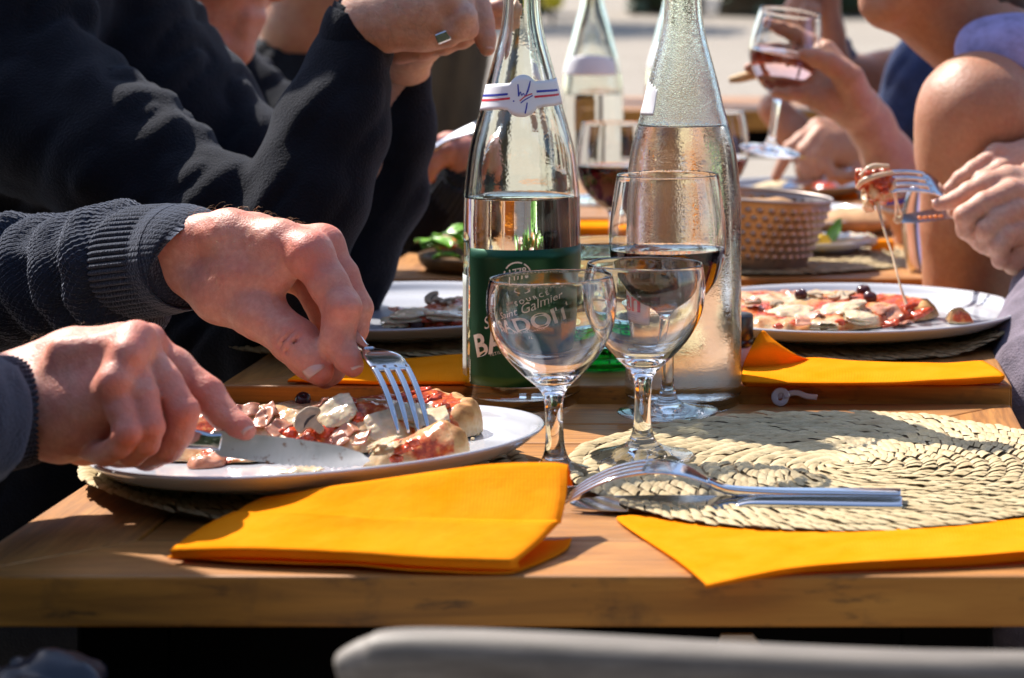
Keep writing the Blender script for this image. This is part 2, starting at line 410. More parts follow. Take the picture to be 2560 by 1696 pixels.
M['bottle_glass'] = glass_mat('bottle glass', (0.985, 1.0, 0.975), drops=0.012, dscale=420)
M['wet_glass'] = glass_mat('frosted wet bottle glass', (0.985, 1.0, 0.98), drops=0.16, dscale=760, rough=0.05)
M['water'] = glass_mat('water', (0.995, 1, 0.995), 1.33)
M['green_glass'] = glass_mat('green glass', (0.05, 0.55, 0.22), 1.5)
def liquid(name, col, dens):
    m, nt, b = new_mat(name); nt.nodes.remove(b); out = nt.nodes['Material Output']
    gl = nd(nt, 'BsdfTransparent'); nt.links.new(gl.outputs[0], out.inputs[0])
    va = nd(nt, 'VolumeAbsorption', Color=(*col, 1), Density=dens); nt.links.new(va.outputs[0], out.inputs['Volume'])
    return m
def iface(name, ior):
    m, nt, b = new_mat(name); nt.nodes.remove(b); gl = nd(nt, 'BsdfGlass', Color=(1, 1, 1, 1), IOR=ior); nt.links.new(gl.outputs[0], nt.nodes['Material Output'].inputs[0]); return m
M['glass_in_liquid'] = iface('glass against liquid', 1.5/1.335); M['liquid_top'] = iface('liquid surface', 1.335)
M['red_wine'] = liquid('red wine', (0.42, 0.006, 0.03), 95)
M['rose_wine'] = liquid('rose wine', (0.97, 0.46, 0.26), 20)
M['water_vol'] = liquid('water body', (0.90, 0.97, 0.95), 1.2)
M['plastic_film'] = plain('clear plastic film', (0.86, 0.82, 0.92), 0.12, Transmission_Weight=0.45, Coat_Weight=1.0)
M['steel'] = plain('polished steel', (0.62, 0.62, 0.64), 0.13, 1.0, bmp=0.02, bs=120)
def blade_mat():
    m, nt, b = new_mat('smeared blade steel'); v = coords(nt, (1, 1, 1)); n = noise(nt, v, 55, 5, 0.6); n2 = noise(nt, v, 150, 4, 0.6)
    f = ramp(nt, n2, [(0.60, g(0.0)), (0.66, g(1.0))]); f2 = ramp(nt, n, [(0.35, g(0.0)), (0.7, g(0.6))])
    nt.links.new(mixc(nt, f, mixc(nt, f2, (0.70, 0.69, 0.69), (0.58, 0.53, 0.47)), (0.22, 0.11, 0.05)), b.inputs['Base Color'])
    inv = nd(nt, 'Math', _operation='SUBTRACT', **{'0': 1.0, '1': f}); b.inputs['Metallic'].default_value = 1.0; nt.links.new(inv.outputs[0], b.inputs['Metallic'])
    nt.links.new(ramp(nt, n, [(0.3, g(0.30)), (0.7, g(0.55))]), b.inputs['Roughness']); bump(nt, b, n2, 0.2, 0.0006); return m
M['blade'] = blade_mat()
M['copper_steel'] = plain('hammered metal', (0.40, 0.335, 0.30), 0.42, 1.0, var=0.12, scale=30)
M['silver'] = plain('silver', (0.8, 0.8, 0.82), 0.15, 1.0)
M['gold'] = plain('gold', (0.9, 0.6, 0.2), 0.2, 1.0)
M['chrome'] = plain('chrome', (0.8, 0.8, 0.82), 0.12, 1.0)
M['ceramic'] = plain('white glazed ceramic', (0.46, 0.47, 0.515), 0.12, var=0.03, scale=12, Coat_Weight=0.3)
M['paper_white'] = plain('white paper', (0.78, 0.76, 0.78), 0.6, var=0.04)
M['black_plastic'] = plain('black plastic', (0.012, 0.012, 0.015), 0.3)
M['cork'] = plain('breadstick', (0.62, 0.40, 0.19), 0.7, var=0.2, scale=200)

def napkin_mat():
    m, nt, b = new_mat('orange paper napkin'); nt.nodes.remove(b); out = nt.nodes['Material Output']
    v = coords(nt); n = noise(nt, v, 35, 5)
    col = ramp(nt, n, [(0.3, (0.88, 0.255, 0.005)), (0.7, (0.93, 0.31, 0.014))])
    d = nd(nt, 'BsdfDiffuse', Color=col, Roughness=0.1); t = nd(nt, 'BsdfTranslucent', Color=(0.95, 0.16, 0.0, 1))
    mx = nd(nt, 'MixShader', **{'0': 0.20}); nt.links.new(d.outputs[0], mx.inputs[1]); nt.links.new(t.outputs[0], mx.inputs[2]); nt.links.new(mx.outputs[0], out.inputs[0])
    uv = coords(nt, (1, 1, 1), 'UV'); vo = nd(nt, 'TexVoronoi', Vector=uv, Scale=480.0, Randomness=0.0)
    bn = nt.nodes.new('ShaderNodeBump'); bn.inputs['Strength'].default_value = 0.45; bn.inputs['Distance'].default_value = 0.0006
    nt.links.new(vo.outputs['Distance'], bn.inputs['Height'])
    b2 = nt.nodes.new('ShaderNodeBump'); b2.inputs['Strength'].default_value = 0.5; b2.inputs['Distance'].default_value = 0.003
    nt.links.new(noise(nt, v, 45, 4), b2.inputs['Height']); nt.links.new(bn.outputs[0], b2.inputs['Normal'])
    nt.links.new(b2.outputs[0], d.inputs['Normal'])
    return m
M['napkin'] = napkin_mat()
def straw_mat():
    m, nt, b = new_mat('dried palm leaf'); v = coords(nt)
    n = noise(nt, v, 60, 4); f = noise(nt, coords(nt, (1, 1, 1)), 700, 3, 0.7)
    col = ramp(nt, n, [(0.28, (0.38, 0.265, 0.125)), (0.5, (0.50, 0.38, 0.20)), (0.72, (0.57, 0.455, 0.265))])
    col = mixc(nt, ramp(nt, f, [(0.35, g(0.45)), (0.6, g(0.0))]), col, (0.36, 0.27, 0.14))
    nt.links.new(col, b.inputs['Base Color']); b.inputs['Roughness'].default_value = 0.6
    bump(nt, b, f, 0.4, 0.0005); return m
M['straw'] = straw_mat()
M['straw_dark'] = plain('straw core in the gaps', (0.25, 0.175, 0.09), 0.8, var=0.3)  # backing straw, darkened in colour for the shade between the folds
def pizza_mat():
    m, nt, b = new_mat('baked cheese and tomato'); v = coords(nt)
    at = nd(nt, 'Attribute', _attribute_name='sauce'); cr = nd(nt, 'Attribute', _attribute_name='crust')
    n = noise(nt, v, 70, 5, 0.6); n2 = noise(nt, v, 260, 4, 0.6)
    cheese = ramp(nt, n, [(0.3, (0.52, 0.27, 0.10)), (0.45, (0.58, 0.42, 0.25)), (0.7, (0.62, 0.50, 0.34))])
    sauce = ramp(nt, n2, [(0.35, (0.30, 0.030, 0.006)), (0.55, (0.50, 0.075, 0.014)), (0.7, (0.62, 0.22, 0.05))])
    sd = nd(nt, 'Attribute', _attribute_name='side'); rim = ramp(nt, n, [(0.30, (0.20, 0.07, 0.016)), (0.45, (0.44, 0.20, 0.055)), (0.7, (0.55, 0.32, 0.12))]); crumb = ramp(nt, n2, [(0.28, (0.54, 0.36, 0.17)), (0.6, (0.70, 0.56, 0.36))]); dough = mixc(nt, sd.outputs['Fac'], rim, crumb)
    af = nd(nt, 'Math', _operation='ADD', **{'0': at.outputs['Fac'], '1': nd(nt, 'MapRange', Value=n, **{'To Min': -0.45, 'To Max': 0.45}).outputs[0]})
    oil = ramp(nt, n2, [(0.35, (0.60, 0.24, 0.07)), (0.65, (0.66, 0.36, 0.16))])
    col = mixc(nt, ramp(nt, af.outputs[0], [(0.26, g(0.0)), (0.44, g(0.9))]), cheese, oil)
    col = mixc(nt, ramp(nt, af.outputs[0], [(0.46, g(0.0)), (0.62, g(1.0))]), col, sauce)
    hb = noise(nt, v, 420, 2, 0.5); col = mixc(nt, ramp(nt, hb, [(0.69, g(0.0)), (0.72, g(0.85))]), col, (0.05, 0.07, 0.015))
    col = mixc(nt, ramp(nt, cr.outputs['Fac'], [(0.4, g(0.0)), (0.6, g(1.0))]), col, dough)
    br = noise(nt, v, 48, 4, 0.5); col = mixc(nt, ramp(nt, br, [(0.68, g(0.0)), (0.76, g(0.8))]), col, (0.20, 0.06, 0.015))
    nt.links.new(col, b.inputs['Base Color'])
    nt.links.new(ramp(nt, cr.outputs['Fac'], [(0.4, g(0.22)), (0.6, g(0.75))]), b.inputs['Roughness'])
    b.inputs['Subsurface Weight'].default_value = 0.25; b.inputs['Subsurface Scale'].default_value = 0.003
    bump(nt, b, n2, 0.5, 0.0012); return m
M['pizza'] = pizza_mat()
M['dough'] = plain('bread crumb', (0.70, 0.54, 0.32), 0.8, var=0.25, scale=90, bmp=0.6, bs=500)
M['ham'] = plain('cooked ham', (0.46, 0.205, 0.125), 0.3, var=0.18, scale=120, bmp=0.3, Subsurface_Weight=0.3, Subsurface_Scale=0.003)
M['mushroom'] = plain('mushroom', (0.38, 0.27, 0.17), 0.5, var=0.25, scale=200)
M['mushroom_gill'] = plain('mushroom gill', (0.05, 0.03, 0.02), 0.6)
M['olive'] = plain('black olive', (0.060, 0.018, 0.020), 0.16, var=0.2)
M['mozzarella'] = plain('melted mozzarella', (0.60, 0.475, 0.31), 0.2, var=0.25, scale=90, bmp=0.3, bs=200, Subsurface_Weight=0.4, Subsurface_Scale=0.004)
M['tomato'] = plain('tomato pulp', (0.48, 0.055, 0.012), 0.16, var=0.5, scale=200, bmp=0.4, bs=300)
M['lettuce'] = plain('green leaf', (0.16, 0.38, 0.03), 0.35, var=0.35, scale=60)
M['carrot'] = plain('orange vegetable', (0.80, 0.22, 0.03), 0.4, var=0.1)
M['salad_pink'] = plain('pink radish', (0.75, 0.42, 0.35), 0.4, var=0.1)
M['lemon'] = plain('yellow', (0.80, 0.52, 0.02), 0.5, var=0.1)
M['bread'] = plain('brown bread', (0.40, 0.22, 0.10), 0.8, var=0.25, scale=60)
def gravel_mat():
    m, nt, b = new_mat('pale gravel'); v = coords(nt)
    n = noise(nt, v, 9, 6, 0.65); n2 = noise(nt, v, 0.5, 4)
    col = ramp(nt, n, [(0.3, (0.20, 0.167, 0.13)), (0.7, (0.33, 0.28, 0.225))])
    col = mixc(nt, ramp(nt, n2, [(0.35, g(0.3)), (0.65, g(0.0))]), col, (0.18, 0.147, 0.112))
    nt.links.new(col, b.inputs['Base Color']); b.inputs['Roughness'].default_value = 0.9
    bump(nt, b, noise(nt, v, 60, 3), 0.5, 0.02); return m
M['gravel'] = gravel_mat()
def bark_mat():
    m, nt, b = new_mat('bark'); v = coords(nt, (5, 5, 1.3)); n = noise(nt, v, 3, 7, 0.65)
    nt.links.new(ramp(nt, n, [(0.3, (0.022, 0.013, 0.006)), (0.7, (0.12, 0.075, 0.035))]), b.inputs['Base Color']); b.inputs['Roughness'].default_value = 0.9
    bump(nt, b, n, 0.8, 0.03); return m
M['bark'] = bark_mat()
M['black_paint'] = plain('black painted steel', (0.003, 0.003, 0.0035), 0.95, Specular_IOR_Level=0.05)  # table frames coloured near black to give the deep shade under the tops
M['leaf'] = plain('dark leaf', (0.035, 0.055, 0.02), 0.5, var=0.5, scale=3)
M['yellow_paint'] = plain('yellow plastic', (0.62, 0.45, 0.01), 0.4, var=0.1)
M['label_green'] = plain('dark green foil', (0.006, 0.060, 0.026), 0.34, 0.55, var=0.25, scale=30)
M['label_grey'] = plain('grey green label back', (0.42, 0.45, 0.42), 0.6)
M['ink_cream'] = plain('cream print', (0.72, 0.68, 0.60), 0.5)
M['ink_red'] = plain('red print', (0.62, 0.02, 0.04), 0.5)
M['ink_pink'] = plain('pink red print', (0.75, 0.06, 0.09), 0.5)
M['ink_blue'] = plain('blue print', (0.02, 0.03, 0.36), 0.5)
# ------------------------------------------------------------------ ground and far background
def ground_z(y): return max(0.0, (y-16.0)*0.045) if y < 60 else 44*0.045
gx = np.concatenate([np.linspace(-60, -8, 14), np.linspace(-7, 7, 29), np.linspace(8, 60, 14)]); gy = np.concatenate([np.linspace(-6, 16, 23), np.linspace(17, 62, 46), np.linspace(70, 300, 12)])
GV = [(x, y, ground_z(y)+0.015*float(vnoise((x, y, 0), 0.6))*(1 if y > 4 else 0.2)) for y in gy for x in gx]
nx_ = len(gx); GF = [(j*nx_+i, j*nx_+i+1, (j+1)*nx_+i+1, (j+1)*nx_+i) for j in range(len(gy)-1) for i in range(nx_-1)]
obj('ground', GV, GF, M['gravel'], origin=(0, 0, 0), kind='structure')

def prism(poly, z0, z1):
    n = len(poly); V = [(x, y, z0) for x, y in poly]+[(x, y, z1) for x, y in poly]
    return V, [tuple(range(n-1, -1, -1)), tuple(range(n, 2*n))]+[(i, (i+1) % n, n+(i+1) % n, n+i) for i in range(n)]
def make_table(x0, x1, y0, y1, zt, label, thick=0.0266, fw=0.076, nin=5, legs=True):
    t = thing('dining_table', ((x0+x1)/2, (y0+y1)/2, 0), label, 'table', 'wooden tables pushed together in a row')
    gp = 0.0006; a, b, c, d = x0+fw, x1-fw, y0+fw, y1-fw; zb = zt-thick
    def board(poly, m, nm='plank', z=0.0): V, F = prism(poly, zb, zt+z); obj(nm, V, F, m, t, smooth=False, bevel=0.0016)
    board([(x0+gp, y0), (x1-gp, y0), (b-gp, c-gp), (a+gp, c-gp)], M['teak_edge'] if False else M['teak'])
    board([(a+gp, d+gp), (b-gp, d+gp), (x1-gp, y1), (x0+gp, y1)], M['teak'])
    board([(x0, y0+gp), (a-gp, c+gp), (a-gp, d-gp), (x0, y1-gp)], M['teak_side'])
    board([(b+gp, c+gp), (x1, y0+gp), (x1, y1-gp), (b+gp, d-gp)], M['teak_side'])
    h = (d-c)/nin
    for i in range(nin):
        board([(a+gp, c+i*h+gp), (b-gp, c+i*h+gp), (b-gp, c+(i+1)*h-gp), (a+gp, c+(i+1)*h-gp)], M['teak'], z=random.uniform(-0.0008, 0.0))
    if legs:
        ins = 0.05
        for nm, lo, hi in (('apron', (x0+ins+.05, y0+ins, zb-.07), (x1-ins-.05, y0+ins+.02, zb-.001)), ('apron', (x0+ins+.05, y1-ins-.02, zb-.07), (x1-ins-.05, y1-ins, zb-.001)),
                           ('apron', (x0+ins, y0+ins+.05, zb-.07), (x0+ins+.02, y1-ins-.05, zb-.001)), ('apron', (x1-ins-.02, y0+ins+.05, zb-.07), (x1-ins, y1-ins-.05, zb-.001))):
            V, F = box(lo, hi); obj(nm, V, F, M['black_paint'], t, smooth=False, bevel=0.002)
        for sx in (x0+ins, x1-ins-.05):
            for sy in (y0+ins, y1-ins-.05):
                V, F = box((sx, sy, ground_z(sy)+0.002), (sx+.05, sy+.05, zb-.001)); obj('leg', V, F, M['black_paint'], t, smooth=False, bevel=0.003)
    return t
TX0, TX1 = -0.4435, 0.152
make_table(TX0, TX1, 1.117, 1.6035, Z1, 'nearest wooden table, its thick front edge across the bottom of the picture')
make_table(TX0+.008, TX1+.002, 1.6065, 2.185, Z2, 'second wooden table, standing slightly higher behind the bottles')
make_table(TX0+.0, TX1-.02, 2.189, 2.78, Z3, 'third wooden table under the hammered metal bucket')
make_table(TX0+.0, TX1-.01, 2.785, 3.40, Z4, 'farthest table of the row, under the hand that is cutting')
make_table(-0.62, 0.20, 5.3, 6.1, 0.785, 'separate orange brown table standing out on the gravel behind the row', thick=0.05, nin=4)

# the grey chair in the foreground
def chair_back():
    d = 0.845
    xl, zt = W(851, 1582, d)[0], W(851, 1582, d)[2]
    xr = xl+0.44
    t = thing('wooden_chair', ((xl+xr)/2, d, 0), 'blurred grey wooden chair with rounded top rail in front of the nearest table', 'chair')
    # top rail: rounded bar
    path = [(xl+0.004, d, zt-.034), (xl+0.012, d, zt-.033), (xl+0.05, d-.002, zt-.032), ((xl+xr)/2, d-.012, zt-.037), (xr-.05, d-.002, zt-.041), (xr-.012, d, zt-.042), (xr-.004, d, zt-.043)]
    V, F, _ = sweep(path, [.012, .021, .024, .024, .024, .021, .012], [.045, .062, .066, .066, .066, .062, .045], nseg=24, power=4, n=60)
    obj('top_rail', V, F, M['grey_wood'], t)
    for i in range(5):
        x = xl+.07+i*(0.44-.14)/4
        V, F = box((x-.018, d-.010, .46), (x+.018, d+.002, zt-.06)); obj('slat', V, F, M['grey_wood'], t, smooth=False, bevel=.003)
    for x in (xl+.012, xr-.047):
        V, F = box((x, d-.018, 0.002), (x+.035, d+.012, zt-.06)); obj('rear_leg', V, F, M['grey_wood'], t, smooth=False, bevel=.004)
    for x in (xl+.012, xr-.047):
        V, F = box((x, d+.32, 0.002), (x+.035, d+.355, .435)); obj('front_leg', V, F, M['grey_wood'], t, smooth=False, bevel=.004)
    for i in range(6):
        y = d+.03+i*.058
        V, F = box((xl, y, .437), (xr, y+.05, .455)); obj('seat_slat', V, F, M['grey_wood'], t, smooth=False, bevel=.003)
chair_back()

# tree trunk behind the sitting man, hedge and things across the square
def trunk(x, y, r, h, label, crown=None, group='trees standing on the gravel'):
    z0 = ground_z(y); t = thing('tree', (x, y, z0), label, 'tree', group)
    pts = [(x, y, z0-.05, r*1.35), (x, y, z0+.25, r*1.08), (x+.01, y, z0+1.0, r), (x-.02, y, z0+2.2, r*.92), (x+.02, y, z0+h, r*.75)]
    V, F = tube([p[:3] for p in pts], [p[3] for p in pts], 28, 70, up=(0, 1, 0))
    V = np.array(V); V += (fbm(V*np.array([1, 1, .35]), 9, 3)*0.10*r/.1*.3)[:, None]*np.array([1, 1, 0])
    obj('trunk', V, F, M['bark'], t)
    if crown:
        n, rad = crown; c = RNG.normal(size=(n, 3)); c /= np.linalg.norm(c, axis=1)[:, None]; c *= (RNG.random(n)**.4*rad)[:, None]
        lump = np.array([vnoise(p, 1.1/rad*2) for p in c]); c = c[lump > -.16]; n = len(c)
        c = c*np.array([1, 1, .75])+np.array([x, y, z0+h+rad*.5])
        a = RNG.normal(size=(n, 3)); a /= np.linalg.norm(a, axis=1)[:, None]; b = np.cross(a, RNG.normal(size=(n, 3))); b /= np.linalg.norm(b, axis=1)[:, None]
        s = (0.06+.10*RNG.random(n))[:, None]*rad/1.6
        V = np.stack([c-a*s, c+b*s*.6, c+a*s, c-b*s*.6], 1).reshape(-1, 3); F = np.arange(4*n).reshape(-1, 4)
        obj('crown', V, F, M['leaf'], t)
        for k in range(4):
            an = k*1.7; q = (x+math.cos(an)*rad*.6, y+math.sin(an)*rad*.6, z0+h+rad*.5)
            V, F = tube([(x, y, z0+h*.92), ((x+q[0])/2, (y+q[1])/2, z0+h+rad*.12), q], [r*.5, r*.3, r*.12], 8, 10); obj('limb', V, F, M['bark'], t)
    return t
trunk(W(1108, 200, 6.2)[0], 6.2, 0.108, 4.2, 'dark brown tree trunk standing behind the raised elbow', crown=(2600, 1.9))
trunk(-6.2, 34.5, 0.20, 3.4, 'distant tree at the back of the square, leftmost of the far pair', crown=(2200, 2.2), group='far trees')
trunk(-2.9, 43.0, 0.20, 3.4, 'distant tree at the back of the square, beside the dark hedge', crown=(2200, 2.4), group='far trees')
def hedge(x0, x1, y, h, label):
    n = int((x1-x0)*340); z = ground_z(y)
    c = np.stack([RNG.uniform(x0, x1, n), y+RNG.normal(0, .35, n), z+RNG.random(n)**.8*h], 1)
    a = RNG.normal(size=(n, 3)); a /= np.linalg.norm(a, axis=1)[:, None]; b = np.cross(a, RNG.normal(size=(n, 3))); b /= np.linalg.norm(b, axis=1)[:, None]
    s = (.05+.10*RNG.random(n))[:, None]; V = np.stack([c-a*s, c+b*s, c+a*s, c-b*s], 1).reshape(-1, 3)
    t = thing('hedge', ((x0+x1)/2, y, z), label, 'hedge', 'dark hedges across the square')
    obj('leaves', V, np.arange(4*n).reshape(-1, 4), M['leaf'], t, kind='stuff')
    V, F = box((x0, y-.2, z), (x1, y+.2, z+h*.8)); obj('stems', V, F, M['bark'], t, smooth=False)
hedge(-3.0, -1.75, 37.0, 1.2, 'dark clipped hedge far off, just right of the middle bottle neck')
hedge(-1.4, 4.2, 36.2, 1.6, 'long dark hedge far off above the raised wine glass')
hedge(-9.0, -4.4, 37.0, 1.3, 'dark hedge far off behind the yellow thing')
# yellow ball-like planter across the square
zg = ground_z(33.5); px = W(1382, 10, 33.5)[0]
V, F = lathe(smooth_prof([(0.001, 0.02), (.12, .03), (.17, .14), (.18, .28), (.22, .36), (.2, .4), (.16, .36), (.001, .34)], 30), 28, (px, 33.5, W(0, 27, 33.5)[2]))
pt = thing('planter', (px, 33.5, zg), 'far yellow pot hanging at the edge of the square above the first bottle', 'planter')
obj('pot', V, F, M['yellow_paint'], pt)
zb = W(0, 27, 33.5)[2]
if zb > zg+.02: V, F = tube([(px, 33.5, zg-.02), (px, 33.5, zb+.06)], [.03, .03], 8); obj('post', V, F, M['bark'], pt)

# added mass of dark leaves behind the camera, unseen, to darken reflections in the glasses
n = 26000; c = np.stack([RNG.uniform(-26, 26, n), RNG.uniform(-12, -7, n), .3+6.0*RNG.random(n)], 1); lump = vnoise(c, .5)+vnoise(c, 1.3)*.5; c = c[lump > -.30]; n = len(c)
a = RNG.normal(size=(n, 3)); a /= np.linalg.norm(a, axis=1)[:, None]; b = np.cross(a, RNG.normal(size=(n, 3))); b /= np.linalg.norm(b, axis=1)[:, None]; s_ = (.22+.30*RNG.random(n))[:, None]
obj('treeline', np.stack([c-a*s_, c+b*s_*.7, c+a*s_, c-b*s_*.7], 1).reshape(-1, 3), np.arange(4*n).reshape(-1, 4), M['leaf'], kind='stuff')
# ------------------------------------------------------------------ placemats
def make_mat(cx, cy, z, rad, label, lift=None, coils=16, seed=0):
    rng = np.random.default_rng(seed)
    t = thing('placemat', (cx, cy, z), label, 'placemat', 'round braided straw placemats')
    pitch = rad/coils
    def hz(x, y):
        r = np.hypot(x-cx, y-cy)/rad
        h = 0.0012*vnoise(np.stack([x, y, x*0+seed], -1), 22)*r
        if lift is not None: h = h + lift((x-cx)/rad, (y-cy)/rad)
        return h
    # backing disc
    rr = np.linspace(0, rad-.002, 12); V, F = lathe([(r, 0) for r in rr], 64, (cx, cy, z+.0012)); V = np.array(V); V[:, 2] += hz(V[:, 0], V[:, 1])
    obj('weave', V, F, M['straw_dark'], t)
    for k in range(coils):
        r0 = k*pitch; rm = r0+pitch/2
        n = max(5, int(2*math.pi*rm/0.0072)); V, F = [], []
        wob = rng.random()*6
        a0 = 2*np.pi*(np.arange(n)+rng.normal(0, .10, n))/n; da = 2*np.pi/n
        jr = rng.normal(0, .0006, n); jz = rng.normal(0, .00035, n)
        us = np.array([-.49, -.14, .22, .49]); vs = np.array([-.475, -.2, .2, .475])
        for i in range(n):
            base = len(V)
            for u in us:
                for v in vs:
                    a = a0[i]+da*(u+1.5*v); r = rm+v*pitch*.98+jr[i]+.0008*math.sin(3*a+wob)
                    h = .0020*(1-(abs(v)/.52)**2.4)*(1-(abs(u)/.62)**3*.7)+.0006*(.5-u)+jz[i]*1.2+.0004
                    V.append((cx+r*math.cos(a), cy+r*math.sin(a), z+.0012+max(h, -.0002)))
            for p in range(3):
                for q in range(3): b = base+p*4+q; F.append((b, b+4, b+5, b+1))
        V = np.array(V); V[:, 2] += hz(V[:, 0], V[:, 1])
        obj('straw_coil', V, F, M['straw'], t)
    return t
make_mat(0.020, 1.372, Z1+.0016, .172, 'round straw placemat under the spare fork and knife, nearest on the right', lift=lambda u, v: .0035*np.clip(-u-.55, 0, 1)*2+.004*np.clip(v-.6, 0, 1), seed=1)
make_mat(-0.313, 1.362, Z1+.0016, .138, 'straw placemat curling up at its left edge under the nearest plate', lift=lambda u, v: .012*np.clip(-u*.8-v*.5-.62, 0, 1)*2, seed=2, coils=12)
make_mat(0.030, 1.875, Z2+.0006, .168, 'straw placemat under the plate of half eaten pizza on the right', lift=lambda u, v: .020*np.clip(u-.55, 0, 1)*2, seed=3)
make_mat(-0.350, 1.885, Z2+.0006, .168, 'straw placemat under the plate beside the black sleeve', seed=4)
make_mat(-0.035, 2.37, Z3+.0006, .165, 'straw placemat hanging over a table edge behind the metal bucket', lift=lambda u, v: -.012*np.clip(u-.75, 0, 1)*2, seed=5)

# ------------------------------------------------------------------ plates
def plate_profile(R0, h=.019):
    return ([(0, .0022), (R0*.55, .0022), (R0*.60, 0), (R0*.66, 0), (R0*.69, .003)] + smooth_prof([(R0*.72, .0042), (R0*.88, .0075), (R0*.965, h*.72), (R0-.0006, h-.002)], 10)
            + smooth_prof([(R0, h-.0012), (R0-.0008, h), (R0-.003, h-.0002)], 6) + smooth_prof([(R0-.006, h-.003), (R0*.93, h*.58), (R0*.86, h*.42), (R0*.74, h*.38)], 9) + [(R0*.4, h*.375), (0, h*.375)])
def make_plate(x, y, z, R0, label, rot=(0, 0, 0), h=.019):
    V, F = lathe(plate_profile(R0, h), 112)
    o = obj('plate', V, F, M['ceramic'], origin=(0, 0, 0), label=label, cat='plate', group='white plates on the tables'); o.location = (x, y, z); o.rotation_euler = rot; return o
P1 = make_plate(-0.300, 1.342, Z1+.0085, .1385, 'white plate with the folded pizza slice under the two cutting hands', rot=(R(-2.3), R(-2.6), 0))
P2 = make_plate(0.0325, 1.856, Z2+.0065, .1525, 'large white plate of half eaten pizza on the right, cheese string above it')
P3 = make_plate(-0.3500, 1.868, Z2+.0065, .1525, 'white plate with pizza piece between the sleeve and first bottle')
P4 = make_plate(W(2050, 622, 2.40)[0], 2.40, Z3+.0055, .0620, 'small white plate with green leaf and white cream', h=.013)
P5 = make_plate(W(1925, 545, 2.69)[0], 2.69, Z3+.001, .150, 'white plate holding brown bread behind the small salad plate')
P6 = make_plate(W(1985, 470, 3.10)[0], 3.10, Z4+.001, .105, 'farthest white plate, under the hand that is cutting')

# ------------------------------------------------------------------ napkins
def sheet(rows, nu=40, nv=24):
    rows = np.array(rows, float); A = np.stack([catmull(r, nu) for r in rows], 0)           # rows x nu x 3
    B = np.stack([catmull(A[:, i, :], nv) for i in range(nu)], 1)                            # nv x nu x 3
    V = B.reshape(-1, 3); j = np.arange(nv-1)[:, None]*nu; i = np.arange(nu-1)[None, :]
    F = np.stack([j+i, j+i+1, j+nu+i+1, j+nu+i], -1).reshape(-1, 4)
    du = np.concatenate([[0], np.cumsum(np.linalg.norm(np.diff(B.mean(0), axis=0), axis=1))]); dv = np.concatenate([[0], np.cumsum(np.linalg.norm(np.diff(B.mean(1), axis=0), axis=1))])
    UV = np.stack(np.broadcast_arrays(du[None, :], dv[:, None]), -1).reshape(-1, 2)
    return V, F.tolist(), UV
def napkin(sheets, label, wob=.0010, nm='napkin'):
    Vs, Fs, UVs, n = [], [], [], 0
    for k, rows in enumerate(sheets):
        V, F, UV = sheet(rows); V = V+np.array([0, 0, 1])*(vnoise(V+k*3.1, 45)*wob)[:, None]+np.array([.3, 1, 0])*(vnoise(V+k*5.1+9, 70)*wob*.7)[:, None]
        Vs.append(V); UVs.append(UV); Fs += [[a+n for a in f] for f in F]; n += len(V)
    o = obj(nm, np.vstack(Vs), Fs, M['napkin'], uv=np.vstack(UVs), label=label, cat='napkin', group='orange paper napkins')
    s = o.modifiers.new('ply', 'SOLIDIFY'); s.thickness = .0005; s.offset = 0
    return o
def rowT(*pts): return [tuple(T(x, y, z)) for x, y, z in pts]
n1_top = [rowT((428, 1374, .7470), (606, 1371, .7500), (859, 1379, .7505), (1062, 1393, .7495), (1250, 1400, .748), (1296, 1402, .7465)),
          rowT((505, 1318, .7500), (690, 1325, .7525), (940, 1338, .7530), (1130, 1350, .7530), (1310, 1354, .7525), (1352, 1356, .7510)),
          rowT((585, 1280, .7535), (758, 1285, .7580), (1011, 1298, .7585), (1200, 1302, .7585), (1360, 1306, .758), (1402, 1306, .7560)),
          rowT((615, 1264, .7545), (790, 1254, .7610), (1011, 1244, .7650), (1210, 1232, .7675), (1372, 1234, .767), (1416, 1238, .7650)),
          rowT((646, 1250, .7565), (808, 1224, .7655), (1011, 1194, .7720), (1214, 1169, .7770), (1370, 1164, .7775), (1420, 1170, .7760))]
_c = n1_top[2]; _lo = [tuple(Vector(a).lerp(Vector(b), .10)) for a, b in zip(_c, n1_top[1])]; _hi = [tuple(Vector(a).lerp(Vector(b), .10)+Vector((0, -.0006, -.0009))) for a, b in zip(_c, n1_top[3])]
n1_top = n1_top[:2]+[_lo, _c, _hi]+n1_top[3:]
back = [[(p[0], p[1]+.004, p[2]-.001) for p in n1_top[-1]], [(p[0]+.002, p[1]+.007, p[2]-.012) for p in n1_top[-1]]]
n1_top = n1_top + back
def drop(row, dz, dy=0.0, dx=0.0, floor=Z1+.0012): return [(p[0]+dx, p[1]+dy, max(floor, p[2]-dz)) for p in row]
n1_front = [[(p[0]+.0006, p[1]+.0004, max(Z1+.0012, p[2]-.0050)) for p in n1_top[0]], [(p[0], p[1]-.0006, p[2]-.0008) for p in n1_top[0]]]
n1_mid = [drop(n1_top[0], .0030, -.0002, .0010), drop(n1_top[1], .0045, 0, .003), drop(n1_top[3], .0045, 0, .003), drop(n1_top[5], .006, 0, .003), drop(n1_top[6], .008, .001, .003)]
n1_low = [drop(n1_top[0], .0068, -.0012, .001), drop(n1_top[1], .012, -.001, .002), drop(n1_top[3], .018, 0, .003), drop(n1_top[5], .028, 0, .003)]
n1_low[0][0] = tuple(T(418, 1392, Z1+.0012)); n1_mid[0][0] = tuple(T(412, 1368, Z1+.004))
n1_top = n1_front+n1_top[0:]
napkin([n1_top, n1_low], 'large folded orange napkin leaning against the nearest plate', .0007)
zA = Z1+.0010
